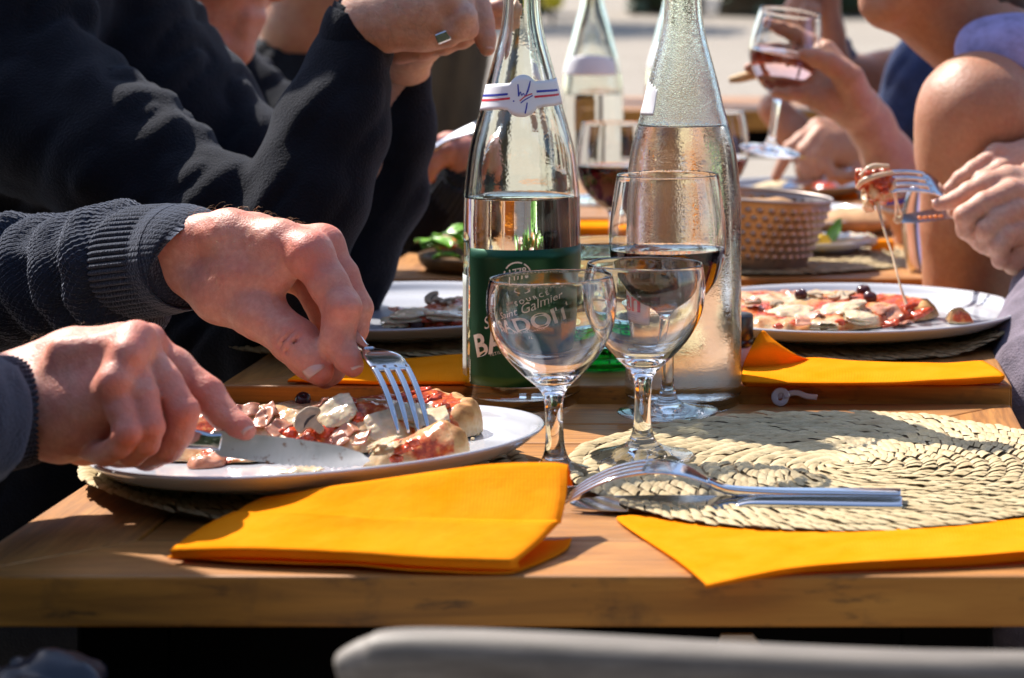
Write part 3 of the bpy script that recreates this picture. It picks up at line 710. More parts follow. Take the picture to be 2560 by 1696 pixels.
n2a = [rowT((1763, 1459, Z1+.0032), (1960, 1420, Z1+.0042), (2150, 1403, Z1+.0058), (2400, 1388, Z1+.0068), (2700, 1366, Z1+.0075)),
       rowT((1690, 1400, Z1+.0024), (1900, 1372, Z1+.0030), (2150, 1362, Z1+.0040), (2420, 1345, Z1+.0050), (2720, 1330, Z1+.0055)),
       rowT((1545, 1303, Z1+.0010), (1800, 1308, Z1+.0013), (2100, 1306, Z1+.0014), (2400, 1296, Z1+.0014), (2740, 1285, Z1+.0014)),
       rowT((1575, 1288, Z1+.0010), (1800, 1285, Z1+.0010), (2100, 1283, Z1+.0010), (2400, 1275, Z1+.0010), (2740, 1268, Z1+.0010))]
n2a = [[(p[0]+.0003, p[1]+.0006, max(Z1+.0008, p[2]-.006)) for p in n2a[0]], [(p[0], p[1]-.0004, p[2]-.0006) for p in n2a[0]]]+n2a
n2b = [[(p[0]+.001, p[1]-.0008, Z1+.0007) for p in r] for r in [rowT((1766, 1464, Z1+.0007), (1960, 1430, Z1+.0007), (2150, 1418, Z1+.0007), (2400, 1407, Z1+.0007), (2700, 1392, Z1+.0007)), n2a[3], n2a[4]]]
napkin([n2a, n2b], 'flat orange napkin lying under the straw placemat at the right table edge', .0006)
# napkin on the second table, front right, with its raised corner
zt = Z2
n3 = [rowT((1862, 966, zt+.0008), (2000, 966, zt+.0008), (2200, 964, zt+.0008), (2400, 962, zt+.0010), (2500, 958, zt+.0010)),
      [tuple(Vector(p)+Vector((0, 0.0004, dz))) for p, dz in zip(rowT((1853, 952, zt+.0065), (2000, 955, zt+.0060), (2200, 957, zt+.0058), (2400, 946, zt+.0075), (2512, 941, zt+.0075)), (0, 0, 0, 0, 0))],
      rowT((1856, 930, zt+.0068), (2000, 922, zt+.0070), (2200, 928, zt+.0070), (2400, 925, zt+.0072), (2490, 922, zt+.0078)),
      rowT((1860, 916, zt+.0070), (2018, 896, zt+.0085), (2150, 903, zt+.0075), (2330, 908, zt+.0070), (2458, 903, zt+.0080))]
corner = [rowT((1853, 924, zt+.0060), (1900, 920, zt+.0065), (1950, 914, zt+.0070), (2024, 899, zt+.0085)),
          [tuple(W(1872, 880, 1.642)), tuple(W(1905, 872, 1.645)), tuple(W(1945, 870, 1.652)), tuple(W(1990, 887, 1.662))],
          [tuple(W(1897, 836, 1.655)), tuple(W(1908, 828, 1.657)), tuple(W(1918, 836, 1.66)), tuple(W(1930, 850, 1.664))]]
napkin([n3, corner], 'orange napkin with one corner folded up, along the edge of the second table', .0007)
n4 = [rowT((719, 956, zt+.0008), (850, 960, zt+.0008), (1000, 961, zt+.0008), (1160, 961, zt+.0008), (1300, 960, zt+.0008)),
      rowT((724, 948, zt+.0040), (850, 949, zt+.0045), (1000, 950, zt+.0045), (1160, 950, zt+.0050), (1300, 949, zt+.005)),
      rowT((760, 928, zt+.0050), (880, 925, zt+.0060), (1010, 922, zt+.0060), (1160, 915, zt+.0075), (1300, 915, zt+.007)),
      rowT((800, 905, zt+.0060), (900, 898, zt+.0070), (1020, 896, zt+.0070), (1160, 886, zt+.0090), (1300, 888, zt+.008))]
napkin([n4], 'orange napkin lying flat behind the held fork on the second table', .0007)
def small_napkin(x, y, z, w, dpt, h, label, rz=0.0):
    rows = []
    for v, hh in ((0, .0), (.08, h), (.5, h*1.05), (1, h*.9)):
        rows.append([(x+math.cos(rz)*(u-.5)*w-math.sin(rz)*v*dpt, y+math.sin(rz)*(u-.5)*w+math.cos(rz)*v*dpt, z+.0008+hh) for u in (0, .33, .66, 1)])
    return napkin([rows], label, .001)
p = T(2207, 634, Z3); small_napkin(p[0], p[1], Z3, .028, .03, .012, 'small folded orange napkin beside the salad plate', .3)
p = T(2108, 505, Z3); small_napkin(p[0], p[1], Z3, .045, .06, .010, 'yellow orange napkin beyond the brown bread', .1)
p = T(1912, 487, Z4); small_napkin(p[0], p[1], Z4, .05, .05, .004, 'thin orange napkin just above the bucket rim', .0)
p = T(1500, 590, Z3); small_napkin(p[0], p[1], Z3, .07, .08, .010, 'orange napkin seen between the first bottle and the wine glass', .1)

# ------------------------------------------------------------------ glasses
def split_inner(inn, level):
    res = []; done = False
    for a, b in zip(inn[:-1], inn[1:]):
        res.append(a)
        if not done and a[1] >= level > b[1]:
            t = (a[1]-level)/(a[1]-b[1]+1e-12); res.append((a[0]+(b[0]-a[0])*t, level)); done = True
    return res+[inn[-1]]
def vessel(t, name, out, inn, mat_, seg, loc, level=None, iface=None):
    if level is None: V, F = lathe(out+inn, seg, loc); return obj(name, V, F, mat_, t)
    inn = split_inner(inn, level); V, F = lathe(out+inn, seg, loc); Va = np.array(V); zl = loc[2]+level; no = len(lathe(out, seg, loc)[0])
    fm = [1 if (min(f) >= no and max(Va[i][2] for i in f) <= zl+1e-6) else 0 for f in F]
    return obj(name, V, F, [mat_, iface], t, fmat=fm)
def liquid_in(t, name, inn, level, mat_vol, mat_top, seg, loc):
    inn = split_inner(inn, level); pr = [q for q in inn if q[1] <= level+1e-9][::-1]; rl = pr[-1][0]
    body = [(0, pr[0][1]+.00015)]+[(max(r-.00012, .0004), z+.00008) for r, z in pr if r > .0005][:-1]+[(rl-.0003, level-.0003), (0, level-.0003)]
    V, F = lathe(body, seg, loc); o = obj(name, V, F, mat_vol, t)
    V, F = lathe([(rl-.00004, level+.0010), (rl-.0005, level+.0003), (rl-.0014, level), (0, level)], seg, loc); obj('liquid_surface', V, F, mat_top, o)
    return o
def goblet():
    out = [(0, .0004), (.028, 0)] + smooth_prof([(.0318, .0004), (.0330, .0015), (.0318, .0026), (.022, .0052), (.0105, .0098), (.0064, .018), (.0053, .030), (.0052, .045), (.0064, .0545), (.0105, .0608), (.0195, .0700), (.0292, .0825), (.0356, .0965), (.0380, .1095), (.0378, .1215), (.0362, .1312)], 54)
    inn = [(.0360, .1319), (.0355, .1321), (.0350, .1317)] + smooth_prof([(.0348, .1310), (.0365, .1215), (.0367, .1095), (.0342, .0972), (.0278, .0842), (.0182, .0730), (.0090, .0668), (.001, .0652)], 34) + [(0, .0652)]
    return out, inn
def tall_goblet():
    out = [(0, .0004), (.030, 0)] + smooth_prof([(.0350, .0004), (.0362, .0014), (.0350, .0024), (.022, .0045), (.009, .0085), (.0050, .018), (.0043, .032), (.0043, .052), (.0052, .0630), (.0100, .0695), (.0215, .0780), (.0325, .0905), (.0395, .1060), (.0417, .1190), (.0412, .1350), (.0388, .1540), (.0362, .1695)], 58)
    inn = [(.0361, .1700), (.0357, .1702), (.0353, .1699)] + smooth_prof([(.0352, .1690), (.0378, .1535), (.0402, .1350), (.0407, .1190), (.0385, .1064), (.0315, .0916), (.0208, .0795), (.0095, .0722), (.001, .0704)], 36) + [(0, .0704)]
    return out, inn
def fill(inn, level, grow=.00025):
    pr = [(r+(grow if r > .0005 else 0), z) for r, z in inn if z < level][::-1]; z0 = pr[0][1]
    pr = [(0, z0-grow)]+[q for q in pr if q[0] > .0005]
    rl = pr[-1][0] + 0.0
    return pr+[(rl, level+.0008), (rl-.0007, level+.0001), (rl-.002, level-.0002), (0, level-.0002)]
def stemware(kind, label, loc, scale=1.0, rot=(0, 0, 0), wine=None, group='wine glasses on the tables'):
    out, inn = goblet() if kind == 'goblet' else tall_goblet()
    t = thing('wine_glass', (0, 0, 0), label, 'wine glass', group)
    zs = .0575 if kind == 'goblet' else .0655
    if wine:
        m, lev = wine; vessel(t, 'bowl', out, inn, M['glass'], 80, (0, 0, 0), lev, M['glass_in_liquid']); liquid_in(t, 'wine', inn, lev, M[m], M['liquid_top'], 80, (0, 0, 0))
    else: vessel(t, 'bowl', out, inn, M['glass'], 80, (0, 0, 0))
    t.location = loc; t.rotation_euler = rot; t.scale = scale if isinstance(scale, tuple) else (scale,)*3
    return t
stemware('goblet', 'small empty wine glass directly in front of the green label', W(1389, 1196, 1.345)[:2]+(Z1+.0015,) if False else (W(1389, 1196, 1.345)[0], 1.345, Z1+.0012), (1.055, 1.055, .95), rot=(0, R(-1.3), 0))
stemware('goblet', 'small empty wine glass standing on the straw placemat', (W(1605, 1155, 1.385)[0], 1.385, Z1+.0055), (1.02, 1.02, .945), rot=(0, R(0.9), 0))
stemware('tall', 'tall glass of red wine in front of the frosted bottle', (W(1675, 1022, 1.565)[0], 1.540, Z1+.0050), wine=('red_wine', .1165))
stemware('tall', 'glass of red wine standing behind the first bottle', (W(1532, 690, 2.28)[0], 2.28, Z3+.0005), .90, wine=('red_wine', .1185))
stemware('tall', 'glass of red wine mostly hidden behind the frosted bottle', (W(1788, 600, 2.45)[0], 2.45, Z3+.0005), .92, wine=('red_wine', .112))
a = W(1924, 380, 2.44); b = W(1977, 25, 2.42); ax = (b-a).normalized(); q = Vector((0, 0, 1)).rotation_difference(ax)
held = stemware('tall', 'tilted glass of rose wine held up in a hand', a, .95, rot=q.to_euler(), wine=('rose_wine', .1210), group='wine glasses on the tables')

# green based tumbler
def green_vol():
    m, nt, b = new_mat('green tinted thick glass'); nt.nodes.remove(b); out = nt.nodes['Material Output']
    gl = nd(nt, 'BsdfGlass', Color=(1, 1, 1, 1), IOR=1.5); nt.links.new(gl.outputs[0], out.inputs[0])
    va = nd(nt, 'VolumeAbsorption', Color=(.02, .75, .35, 1), Density=130.0); nt.links.new(va.outputs[0], out.inputs['Volume']); return m
M['green_vol'] = green_vol()
out = [(0, .0), (.024, 0)]+smooth_prof([(.027, .0015), (.0275, .006), (.0262, .011), (.0285, .017), (.032, .05), (.0355, .0985)], 30); inn = [(.0352, .0992), (.0347, .0988)]+smooth_prof([(.0340, .0975), (.0308, .05), (.0275, .022), (.022, .0165), (.001, .0160)], 20)+[(0, .016)]
tx, ty = W(1512, 923, 1.69)[0], 1.69
tb = thing('tumbler', (tx, ty, Z2+.0005), 'clear water tumbler with thick green base between the two bottles', 'tumbler')
V, F = lathe(out+inn, 72, (tx, ty, Z2+.0005)); obj('glass_wall', V, F, M['green_vol'], tb)
V, F = lathe(fill(inn, .086, -.0002), 64, (tx, ty, Z2+.0005)); obj('water', V, F, M['water'], tb)

# small jar with black cap
jx, jy = W(1823, 930, 1.665)[0], 1.665
jar = thing('condiment_jar', (jx, jy, Z2), 'small jar with black cap half hidden behind the frosted bottle', 'jar')
V, F = lathe([(0, .0005), (.0165, .0005), (.0178, .002), (.0178, .019), (.0165, .021), (0, .021)], 40, (jx, jy, Z2)); obj('jar_body', V, F, M['paper_white'], jar, smooth=True)
pr = [(0, .0213), (.0180, .0213), (.0186, .022), (.0186, .0255), (.0180, .0262), (.0186, .027), (.0186, .0435), (.0178, .0448), (0, .0448)]
V, F = lathe(pr, 40, (jx, jy, Z2)); obj('cap', V, F, M['black_plastic'], jar)

# ------------------------------------------------------------------ bottles
BP = [(.0427, .1533), (.0390, .1860), (.0340, .2065), (.0297, .2212), (.0263, .2360), (.0221, .2518), (.0178, .2677), (.0150, .2820), (.0136, .2994), (.0134, .315)]
OUT_B = [(.0, .0045), (.020, .0035), (.034, .0008), (.038, .0)] + smooth_prof([(.0415, .0018), (.0428, .007), (.0429, .03), (.0429, .09), (.0429, .135)], 16) + smooth_prof(BP, 44)[0:] + [(.0138, .3165), (.0152, .3180), (.0154, .3250), (.0150, .3280), (.0130, .3285)]
INN_B = [(.0112, .3282), (.0108, .322)] + [(r-.0030, z) for r, z in smooth_prof(BP, 40)[::-1]] + smooth_prof([(.0396, .14), (.0396, .03), (.0390, .013), (.034, .0082), (.018, .0090), (.001, .0098)], 22) + [(0, .0098)]
def rz_of(z):
    zz = [q[1] for q in OUT_B[4:-6]]; rr = [q[0] for q in OUT_B[4:-6]]; return np.interp(z, zz, rr)
def bottle(x, y, zt, label, glass, level):
    t = thing('water_bottle', (x, y, zt), label, 'bottle', 'glass water bottles on the tables')
    vessel(t, 'bottle_glass', OUT_B, INN_B, M[glass], 96, (x, y, zt), level, M['glass_in_liquid']); liquid_in(t, 'water', INN_B, level, M['water_vol'], M['liquid_top'], 96, (x, y, zt))
    return t
def wrap(t, U, off=.0003):
    """(angle from the camera side in radians, height) + relief -> world, on the bottle's skin"""
    U = np.asarray(U, float); o = np.array(root_loc(t)); a = U[:, 0]; z = U[:, 1]; r = rz_of(z)+off+(U[:, 2] if U.shape[1] > 2 else 0)
    return np.stack([o[0]+r*np.sin(a), o[1]-r*np.cos(a), o[2]+z], 1)
def patch(t, name, mat_, a0, a1, z0, z1, off=.0002, th=.00015, skew=0.0, na=40, nz=10, shape=None, parent=None):
    A = np.linspace(a0, a1, na); Zs = np.linspace(0, 1, nz); U = []
    for v in Zs:
        for a in A:
            lo, hi = (z0, z1) if shape is None else shape(a); U.append((a, lo+(hi-lo)*v+skew*a))
    U = np.array(U); V = np.vstack([wrap(t, U, off), wrap(t, U, off+th)]); n = na*nz; F = []
    for j in range(nz-1):
        for i in range(na-1):
            b = j*na+i; F.append((b, b+na, b+na+1, b+1)); F.append((n+b, n+b+1, n+b+na+1, n+b+na))
    for i in range(na-1): F += [(i, i+1, n+i+1, n+i), ((nz-1)*na+i+1, (nz-1)*na+i, n+(nz-1)*na+i, n+(nz-1)*na+i+1)]
    for j in range(nz-1): F += [((j+1)*na, j*na, n+j*na, n+(j+1)*na), (j*na+na-1, (j+1)*na+na-1, n+(j+1)*na+na-1, n+j*na+na-1)]
    return obj(name, V, F, mat_, parent or t)
def text_mesh(body, size, bold=0.0, shear=0.0, spacing=1.0):
    cu = bpy.data.curves.new('print', 'FONT'); cu.body = body; cu.size = size; cu.offset = bold; cu.shear = shear; cu.space_character = spacing; cu.align_x = 'LEFT'; cu.resolution_u = 4
    o = bpy.data.objects.new('print', cu); C.objects.link(o)
    me = bpy.data.meshes.new_from_object(o.evaluated_get(bpy.context.evaluated_depsgraph_get()))
    V = np.array([v.co[:] for v in me.vertices]); F = [tuple(p.vertices) for p in me.polygons]
    bpy.data.objects.remove(o); bpy.data.curves.remove(cu); bpy.data.meshes.remove(me)
    return V, F
def print_on(t, parent, body, size, a, z, rot, mat_, bold=0.0, shear=0.0, spacing=1.0, off=.0006, name='lettering', align=0.0):
    V, F = text_mesh(body, size, bold, shear, spacing)
    if len(V) == 0: return
    x = V[:, 0]-align*V[:, 0].max(); y = V[:, 1]; c, s = math.cos(rot), math.sin(rot); r0 = float(rz_of(z))
    U = np.stack([a+(x*c-y*s)/r0, z+x*s+y*c], 1)
    return obj(name, wrap(t, U, off), F, mat_, parent, smooth=False)
def stroke(t, parent, pts, wid, mat_, off=.0005, name='pen_stroke', n=24):
    P = catmull(pts, n); V = []; F = []
    d = np.gradient(P, axis=0); r0 = float(rz_of(P[:, 1].mean())); d[:, 0] *= r0; d /= np.linalg.norm(d, axis=1)[:, None]+1e-12
    L = np.stack([P[:, 0]-d[:, 1]*wid/2/r0, P[:, 1]+d[:, 0]*wid/2], 1); Q = np.stack([P[:, 0]+d[:, 1]*wid/2/r0, P[:, 1]-d[:, 0]*wid/2], 1)
    V = np.vstack([wrap(t, L, off), wrap(t, Q, off)]); F = [(i, n+i, n+i+1, i+1) for i in range(n-1)]
    return obj(name, V, F, mat_, parent)
B1 = bottle(W(1305, 1012, 1.6)[0], 1.6-.0, Z1+.0006, 'half full bottle with dark green label and striped paper band at its neck', 'bottle_glass', .1535)
B2 = bottle(W(1709, 1010, 1.6)[0], 1.595, Z1+.0006, 'frosted wet bottle almost full of water, beside the green labelled one', 'wet_glass', .2060)
B3 = bottle(W(1481, 507, 3.0)[0], 3.0, Z4+.0006, 'blurred clear bottle with white neck label farther down the table', 'bottle_glass', .150)
B4 = bottle(W(1684, 500, 3.1)[0], 3.12, Z4+.0006, 'blurred bottle with white neck label hidden behind the frosted bottle', 'bottle_glass', .160)
def by(y, d=1.6, zt=Z1): return ZC-(y-CY)/FPX*d-zt          # height above the table of a photograph row on a bottle
gl = patch(B1, 'green_label', M['label_green'], R(-53), R(105), by(946), by(612), na=80, nz=14, th=.0002)
patch(B1, 'back_label', M['label_grey'], R(-112), R(-60), by(930), by(682), na=20)
rot = R(16.5)
print_on(B1, gl, 'BADOIT', .0222, R(-41.5), by(877), rot, M['ink_cream'], bold=.0006, spacing=1.02)
print_on(B1, gl, 'Saint Galmier', .0120, R(-31), by(808), rot+R(4), M['ink_cream'], shear=.35, spacing=1.0)
print_on(B1, gl, 'SOURCE', .0058, R(-4), by(752), rot+R(6), M['ink_cream'], bold=.0001, spacing=1.6)
print_on(B1, gl, 'PETILLANTE NATURELLE', .0032, R(-24), by(872), rot, M['ink_cream'], spacing=1.2)
print_on(B1, gl, '1L', .0050, R(8), by(874), 0, M['ink_cream'])
print_on(B1, gl, '1778', .0068, R(-5.5), by(676), R(10), M['ink_cream'], bold=.0001)
print_on(B1, gl, 'EAU MINERALE', .0024, R(-51), by(940), R(90), M['ink_cream'])
ca, cz, cr = R(3.2), by(674), .0096
for s, e in ((15, 62), (70, 148), (160, 196), (225, 262), (285, 322)):
    stroke(B1, gl, [(ca+cr*math.cos(R(u))/.0429, cz+cr*math.sin(R(u))) for u in np.linspace(s, e, 6)], .0011, M['ink_cream'], off=.0006, name='emblem_ring')
# neck band with stripes and signature
nz0, nz1, sk = by(270), by(206), .0016
def band(a):
    m = math.exp(-((a-R(8))/R(19))**6); u = (a-R(8))/R(27); bulge = math.sqrt(max(0, 1-u*u))*.0
    c = (nz0+nz1)/2; hh = (nz1-nz0)/2; k = max(0.0, 1-(abs(a-R(8))/R(26))**2)**.5
    return (c-max(hh, .0150*k) - (0.0006 if k else 0), c+max(hh, .0150*k))
nb = patch(B1, 'neck_label', M['paper_white'], R(-120), R(120), nz0, nz1, na=160, nz=8, shape=band, skew=sk)
def z2(x, y):   # pixel of the neck label close-up -> (angle, height) on the neck
    xs = 1140+.2168*x; ys = 180+.2168*y; z = by(ys); r = float(rz_of(z)); s = max(-.99, min(.99, (xs-1305)/FPX*(1.6-r)/r)); a = math.asin(s); return (a, z)
for pts, w_, mt in (([(312, 283), (480, 265), (655, 250)], .0016, 'ink_blue'), ([(305, 335), (480, 318), (682, 297)], .0016, 'ink_red'), ([(975, 222), (1080, 218), (1183, 215)], .0016, 'ink_blue'), ([(955, 282), (1080, 274), (1196, 265)], .0016, 'ink_red')):
    stroke(B1, nb, [z2(*p) for p in pts], w_, M[mt], name='stripe')
for pts, w_, mt in (([(768, 138), (776, 210), (782, 275)], .0010, 'ink_blue'), ([(782, 275), (800, 222), (815, 268), (832, 238), (850, 268), (872, 225), (905, 95), (890, 200), (862, 262)], .0006, 'ink_blue'), ([(878, 345), (870, 410), (860, 468)], .0010, 'ink_blue'), ([(795, 325), (855, 275), (930, 245)], .0008, 'ink_red'), ([(805, 350), (855, 312), (935, 265)], .0008, 'ink_blue'), ([(718, 328), (735, 328)], .0010, 'ink_blue')):
    stroke(B1, nb, [z2(*p) for p in pts], w_, M[mt])
# second bottle: torn neck label at its left and the red print low on its left side
patch(B2, 'torn_neck_label', M['paper_white'], R(-88), R(-40), by(286), by(200), na=24, shape=lambda a: (by(287), by(198)-.007*max(0, (a-R(-88))/R(48))-.0012*math.sin(a*40)))
wl = patch(B2, 'side_label', M['paper_white'], R(-110), R(-30), by(832), by(694), na=30)
print_on(B2, wl, 'evian', .0300, R(-124), by(784), 0, M['ink_pink'], bold=.0006)
for k in range(3): stroke(B2, wl, [(R(-95), by(800+k*8)), (R(-50), by(800+k*8))], .0005, M['label_grey'], name='small_print', n=16)
for B, y0, y1 in ((B3, 188, 138), (B4, 172, 104)):
    d = B.location[1]; patch(B, 'neck_label', M['paper_white'], R(-75), R(60), by(y0, d, Z4), by(y1, d, Z4), na=30, shape=lambda a, d=d, y0=y0, y1=y1: (by(y0, d, Z4), by(y1, d, Z4)-.006*abs(a)**2))

# ------------------------------------------------------------------ cutlery
def frame(p, q, up):
    x = (Vector(q)-Vector(p)).normalized(); u = Vector(up); y = u.cross(x).normalized(); z = x.cross(y); return Matrix(((x.x, y.x, z.x, p[0]), (x.y, y.y, z.y, p[1]), (x.z, y.z, z.z, p[2]), (0, 0, 0, 1)))
def xf(Mx, V): V = np.asarray(V, float); A = np.array(Mx); return V@A[:3, :3].T+A[:3, 3]
def fork(p, q, up, label, hump=.017, group='steel forks'):
    L = (Vector(q)-Vector(p)).length; Mx = frame(p, q, up)
    S = np.array([0, .012, .028, .044, .058, .070, .082, .095, .12, .16, .195])/.195*L
    Zp = np.array([0, .42, .80, .98, 1.0, .86, .55, .27, .17, .14, .12])*hump
    def zc(s): return np.interp(s, np.linspace(0, L, 60), catmull(np.stack([S, Zp], 1), 60)[:, 1]) if False else np.interp(s, catmull(np.stack([S, Zp], 1), 80)[:, 0], catmull(np.stack([S, Zp], 1), 80)[:, 1])
    t = thing('fork', p, label, 'fork', group)
    hs = np.array([.082, .092, .105, .13, .165, .19, .195])/.195*L; hw = np.array([.0074, .0072, .0084, .0096, .0108, .0115, .0113]); ht = np.array([.0034, .0042, .0048, .0048, .0046, .0044, .0042])
    rows = catmull(np.stack([hs, hw, ht], 1), 40); P = [(s, 0, float(zc(s))) for s in rows[:, 0]]
    V, F, _ = sweep(P, rows[:, 1], rows[:, 2], nseg=24, power=4.5); obj('handle', xf(Mx, V), F, M['steel'], t)
    bs = np.linspace(.046, .086, 24)/.195*L; bw = np.interp(bs/L*.195, [.046, .056, .064, .072, .080, .086], [.0262, .0264, .0250, .0190, .0105, .0070])
    V, F, _ = sweep([(s, 0, float(zc(s))) for s in bs], bw, np.full(24, .0021), nseg=24, power=3.5); parts = [(V, F)]
    for k in range(4):
        yo = (k-1.5)*.0074; ts = np.linspace(.0, .050, 20)/.195*L
        tw = np.interp(ts/L*.195, [0, .004, .012, .05], [.0012, .0026, .0036, .0042]); tt = np.interp(ts/L*.195, [0, .01, .05], [.0012, .0019, .0021])
        V, F, _ = sweep([(s, yo*(0.92+.08*s/.05), float(zc(s))+.0001*k) for s in ts], tw, tt, nseg=12, power=3); parts.append((V, F))
    V, F = merge(*parts); obj('tined_head', xf(Mx, V), F, M['steel'], t)
    return t
def knife(p, q, up, label, blade_mat='steel', group='steel table knives', bw=.0205, serr=True, flip=False):
    """p blade tip, q handle end; the blade lies in the plane across 'up'"""
    L = (Vector(q)-Vector(p)).length; Mx = frame(p, q, up); t = thing('knife', p, label, 'knife', group)
    sg = -1 if flip else 1
    n = 60; s = np.linspace(0, .115, n)/.215*L; u = s/(.115/.215*L)
    back = np.interp(u, [0, .06, .2, .5, 1], [.0, .0045, .0080, .0095, .0085])*bw/.0205; edge = -np.interp(u, [0, .05, .2, .6, .93, 1], [.001, .0055, .0095, .0115, .0110, .0060])*bw/.0205
    if serr: edge = edge+np.where((u > .08) & (u < .6), .0005*np.sign(np.sin(u*150)), 0)
    V, F = [], []
    for i in range(n): V += [(s[i], back[i], .0007), (s[i], back[i], -.0007), (s[i], edge[i], -.00012), (s[i], edge[i], .00012)]
    for i in range(n-1):
        b = 4*i
        for k in range(4): F.append((b+k, b+(k+1) % 4, b+4+(k+1) % 4, b+4+k))
    F += [(3, 2, 1, 0), (4*n-4, 4*n-3, 4*n-2, 4*n-1)]
    V = np.array(V)*np.array([1, sg, sg]); obj('blade', xf(Mx, V), F, M[blade_mat], t, smooth=False)
    hs = np.array([.108, .116, .126, .15, .19, .212, .215])/.215*L
    V, F, _ = sweep(catmull(np.stack([hs, hs*0, hs*0], 1), 40), catmull(np.array([[.010], [.0092], [.0110], [.0125], [.0140], [.0140], [.0125]]), 40)[:, 0], catmull(np.array([[.003], [.006], [.0072], [.0075], [.0070], [.0066], [.0058]]), 40)[:, 0], nseg=24, power=4)
    obj('handle', xf(Mx, V), F, M['steel'], t)
    return t
zm = Z1+.0072
fork(W(1417, 1247, 1.272), W(2252, 1245, 1.262), (0, -.10, 1), 'spare fork lying face down on a knife on the straw placemat', hump=.019)
kf = knife(W(1425, 1258, 1.262), W(2256, 1262, 1.252), (0, -.25, 1), 'spare knife lying beneath the face down fork', serr=False)
fork(W(1034, 1082, 1.332), W(770, 683, 1.480), (.40, -.50, .75), 'fork stuck into the folded pizza slice by the gripping hand', hump=.016)
knife(W(925, 1150, 1.250), W(180, 1062, 1.232), (.06, -.97, .20), 'knife smeared with sauce in the fist, its blade along the pizza', 'blade', bw=.0150, flip=True)
# curl of clear film on the nearest table by the second table
p0 = T(1955, 1009, Z1)
pts = []
for k in range(18):
    a = k*.55; pts.append((p0[0]-.001+.0050*math.cos(a)*(1-k*.02), p0[1]-.014+.0015*k*.06, Z1+.0068+.0055*math.sin(a)*(1-k*.02)))
pts += [(p0[0]+.010, p0[1]-.012, Z1+.010), (p0[0]+.018, p0[1]-.012, Z1+.0075), (p0[0]+.026, p0[1]-.011, Z1+.0065)]
V, F, _ = sweep(pts, .0045, .0006, up=(0, 1, .2), nseg=8, n=90)
obj('plastic_strip', V, F, M['plastic_film'], label='small curled strip of clear plastic film on the bare wood', cat='wrapper')
# ------------------------------------------------------------------ people
def person(body_parts, skin, label, base, group='people eating at the tables'):
    V, F = join_np(*body_parts) if len(body_parts) > 1 else body_parts[0]
    return obj('person', V, F, skin, origin=base, label=label, cat='person')
def head_into(b, c, fwd, up, s=1.0, k=.012, neck=None, nr=.060):
    f = Vector(fwd).normalized(); l = Vector(up).cross(f).normalized(); u = f.cross(l); c = Vector(c)
    P = lambda x, y, z: np.array(c+(f*x+l*y+u*z)*s); rot = [[f.x, l.x, u.x], [f.y, l.y, u.y], [f.z, l.z, u.z]]
    rot = np.array(rot)
    Rm = rot.T.T
    b.ell(P(-.005, 0, .025), np.array([.098, .076, .108])*s, k, rot=rot.tolist())
    b.ell(P(.035, 0, -.035), np.array([.062, .062, .085])*s, k, rot=rot.tolist())
    for sg in (-1, 1):
        b.cone(P(.0, sg*.052, -.045), P(.066, sg*.020, -.094), .024*s, .020*s, k)
        b.ell(P(-.01, sg*.078, -.01), np.array([.018, .010, .032])*s, .004, rot=rot.tolist())
        b.cone(P(.072, sg*.034, .012), P(.074, sg*.026, .012), .016*s, .015*s, .006)
        b.cone(P(.075, sg*.045, -.02), P(.06, sg*.055, -.02), .02*s, .02*s, .02)
        b.cut(P(.098, sg*.030, .018), P(.096, sg*.036, .018), .009*s, .009*s, .008)
        b.ell(P(.080, sg*.032, .017), np.array([.012, .014, .011])*s, .002, rot=rot.tolist())
    b.cone(P(.088, 0, .018), P(.112, 0, -.022), .010*s, .014*s, .008)
    b.cone(P(.090, -.012, -.057), P(.090, .012, -.057), .011*s, .011*s, .006); b.cone(P(.088, -.010, -.070), P(.088, .010, -.070), .011*s, .011*s, .006)
    b.cut(P(.104, -.02, -.0635), P(.104, .02, -.0635), .0035*s, .0035*s, .004)
    b.cone(P(.076, 0, -.098), P(.080, 0, -.094), .021*s, .020*s, .014)
    if neck is not None: b.cone(P(-.015, 0, -.06), neck, nr*.92, nr, .03)
def hair_mesh(c, fwd, up, s=1.0, long=None, vox=.006):
    b = Body(); f = Vector(fwd).normalized(); l = Vector(up).cross(f).normalized(); u = f.cross(l); c = Vector(c)
    rot = [[f.x, l.x, u.x], [f.y, l.y, u.y], [f.z, l.z, u.z]]
    b.ell(np.array(c+(f*-.022+u*.040)*s), np.array([.100, .084, .108])*s, .02, rot=rot)
    if long: 
        for (p, q, ra, rb) in long: b.cone(p, q, ra, rb, .02)
    return b.mesh(vox, disp=lambda p: fbm(p, 55, 3)*.010)
def flush(o, spots):
    me = o.data; n = len(me.vertices); co = np.zeros(n*3, np.float32); me.vertices.foreach_get('co', co); co = co.reshape(-1, 3)+np.array(root_loc(o)); f = np.zeros(n)
    for c, r, a in spots: f = np.maximum(f, a*np.exp(-(np.linalg.norm(co-np.array(c), axis=1)/r)**2))
    at = me.attributes.new('flush', 'FLOAT', 'POINT'); at.data.foreach_set('value', f.astype(np.float32))
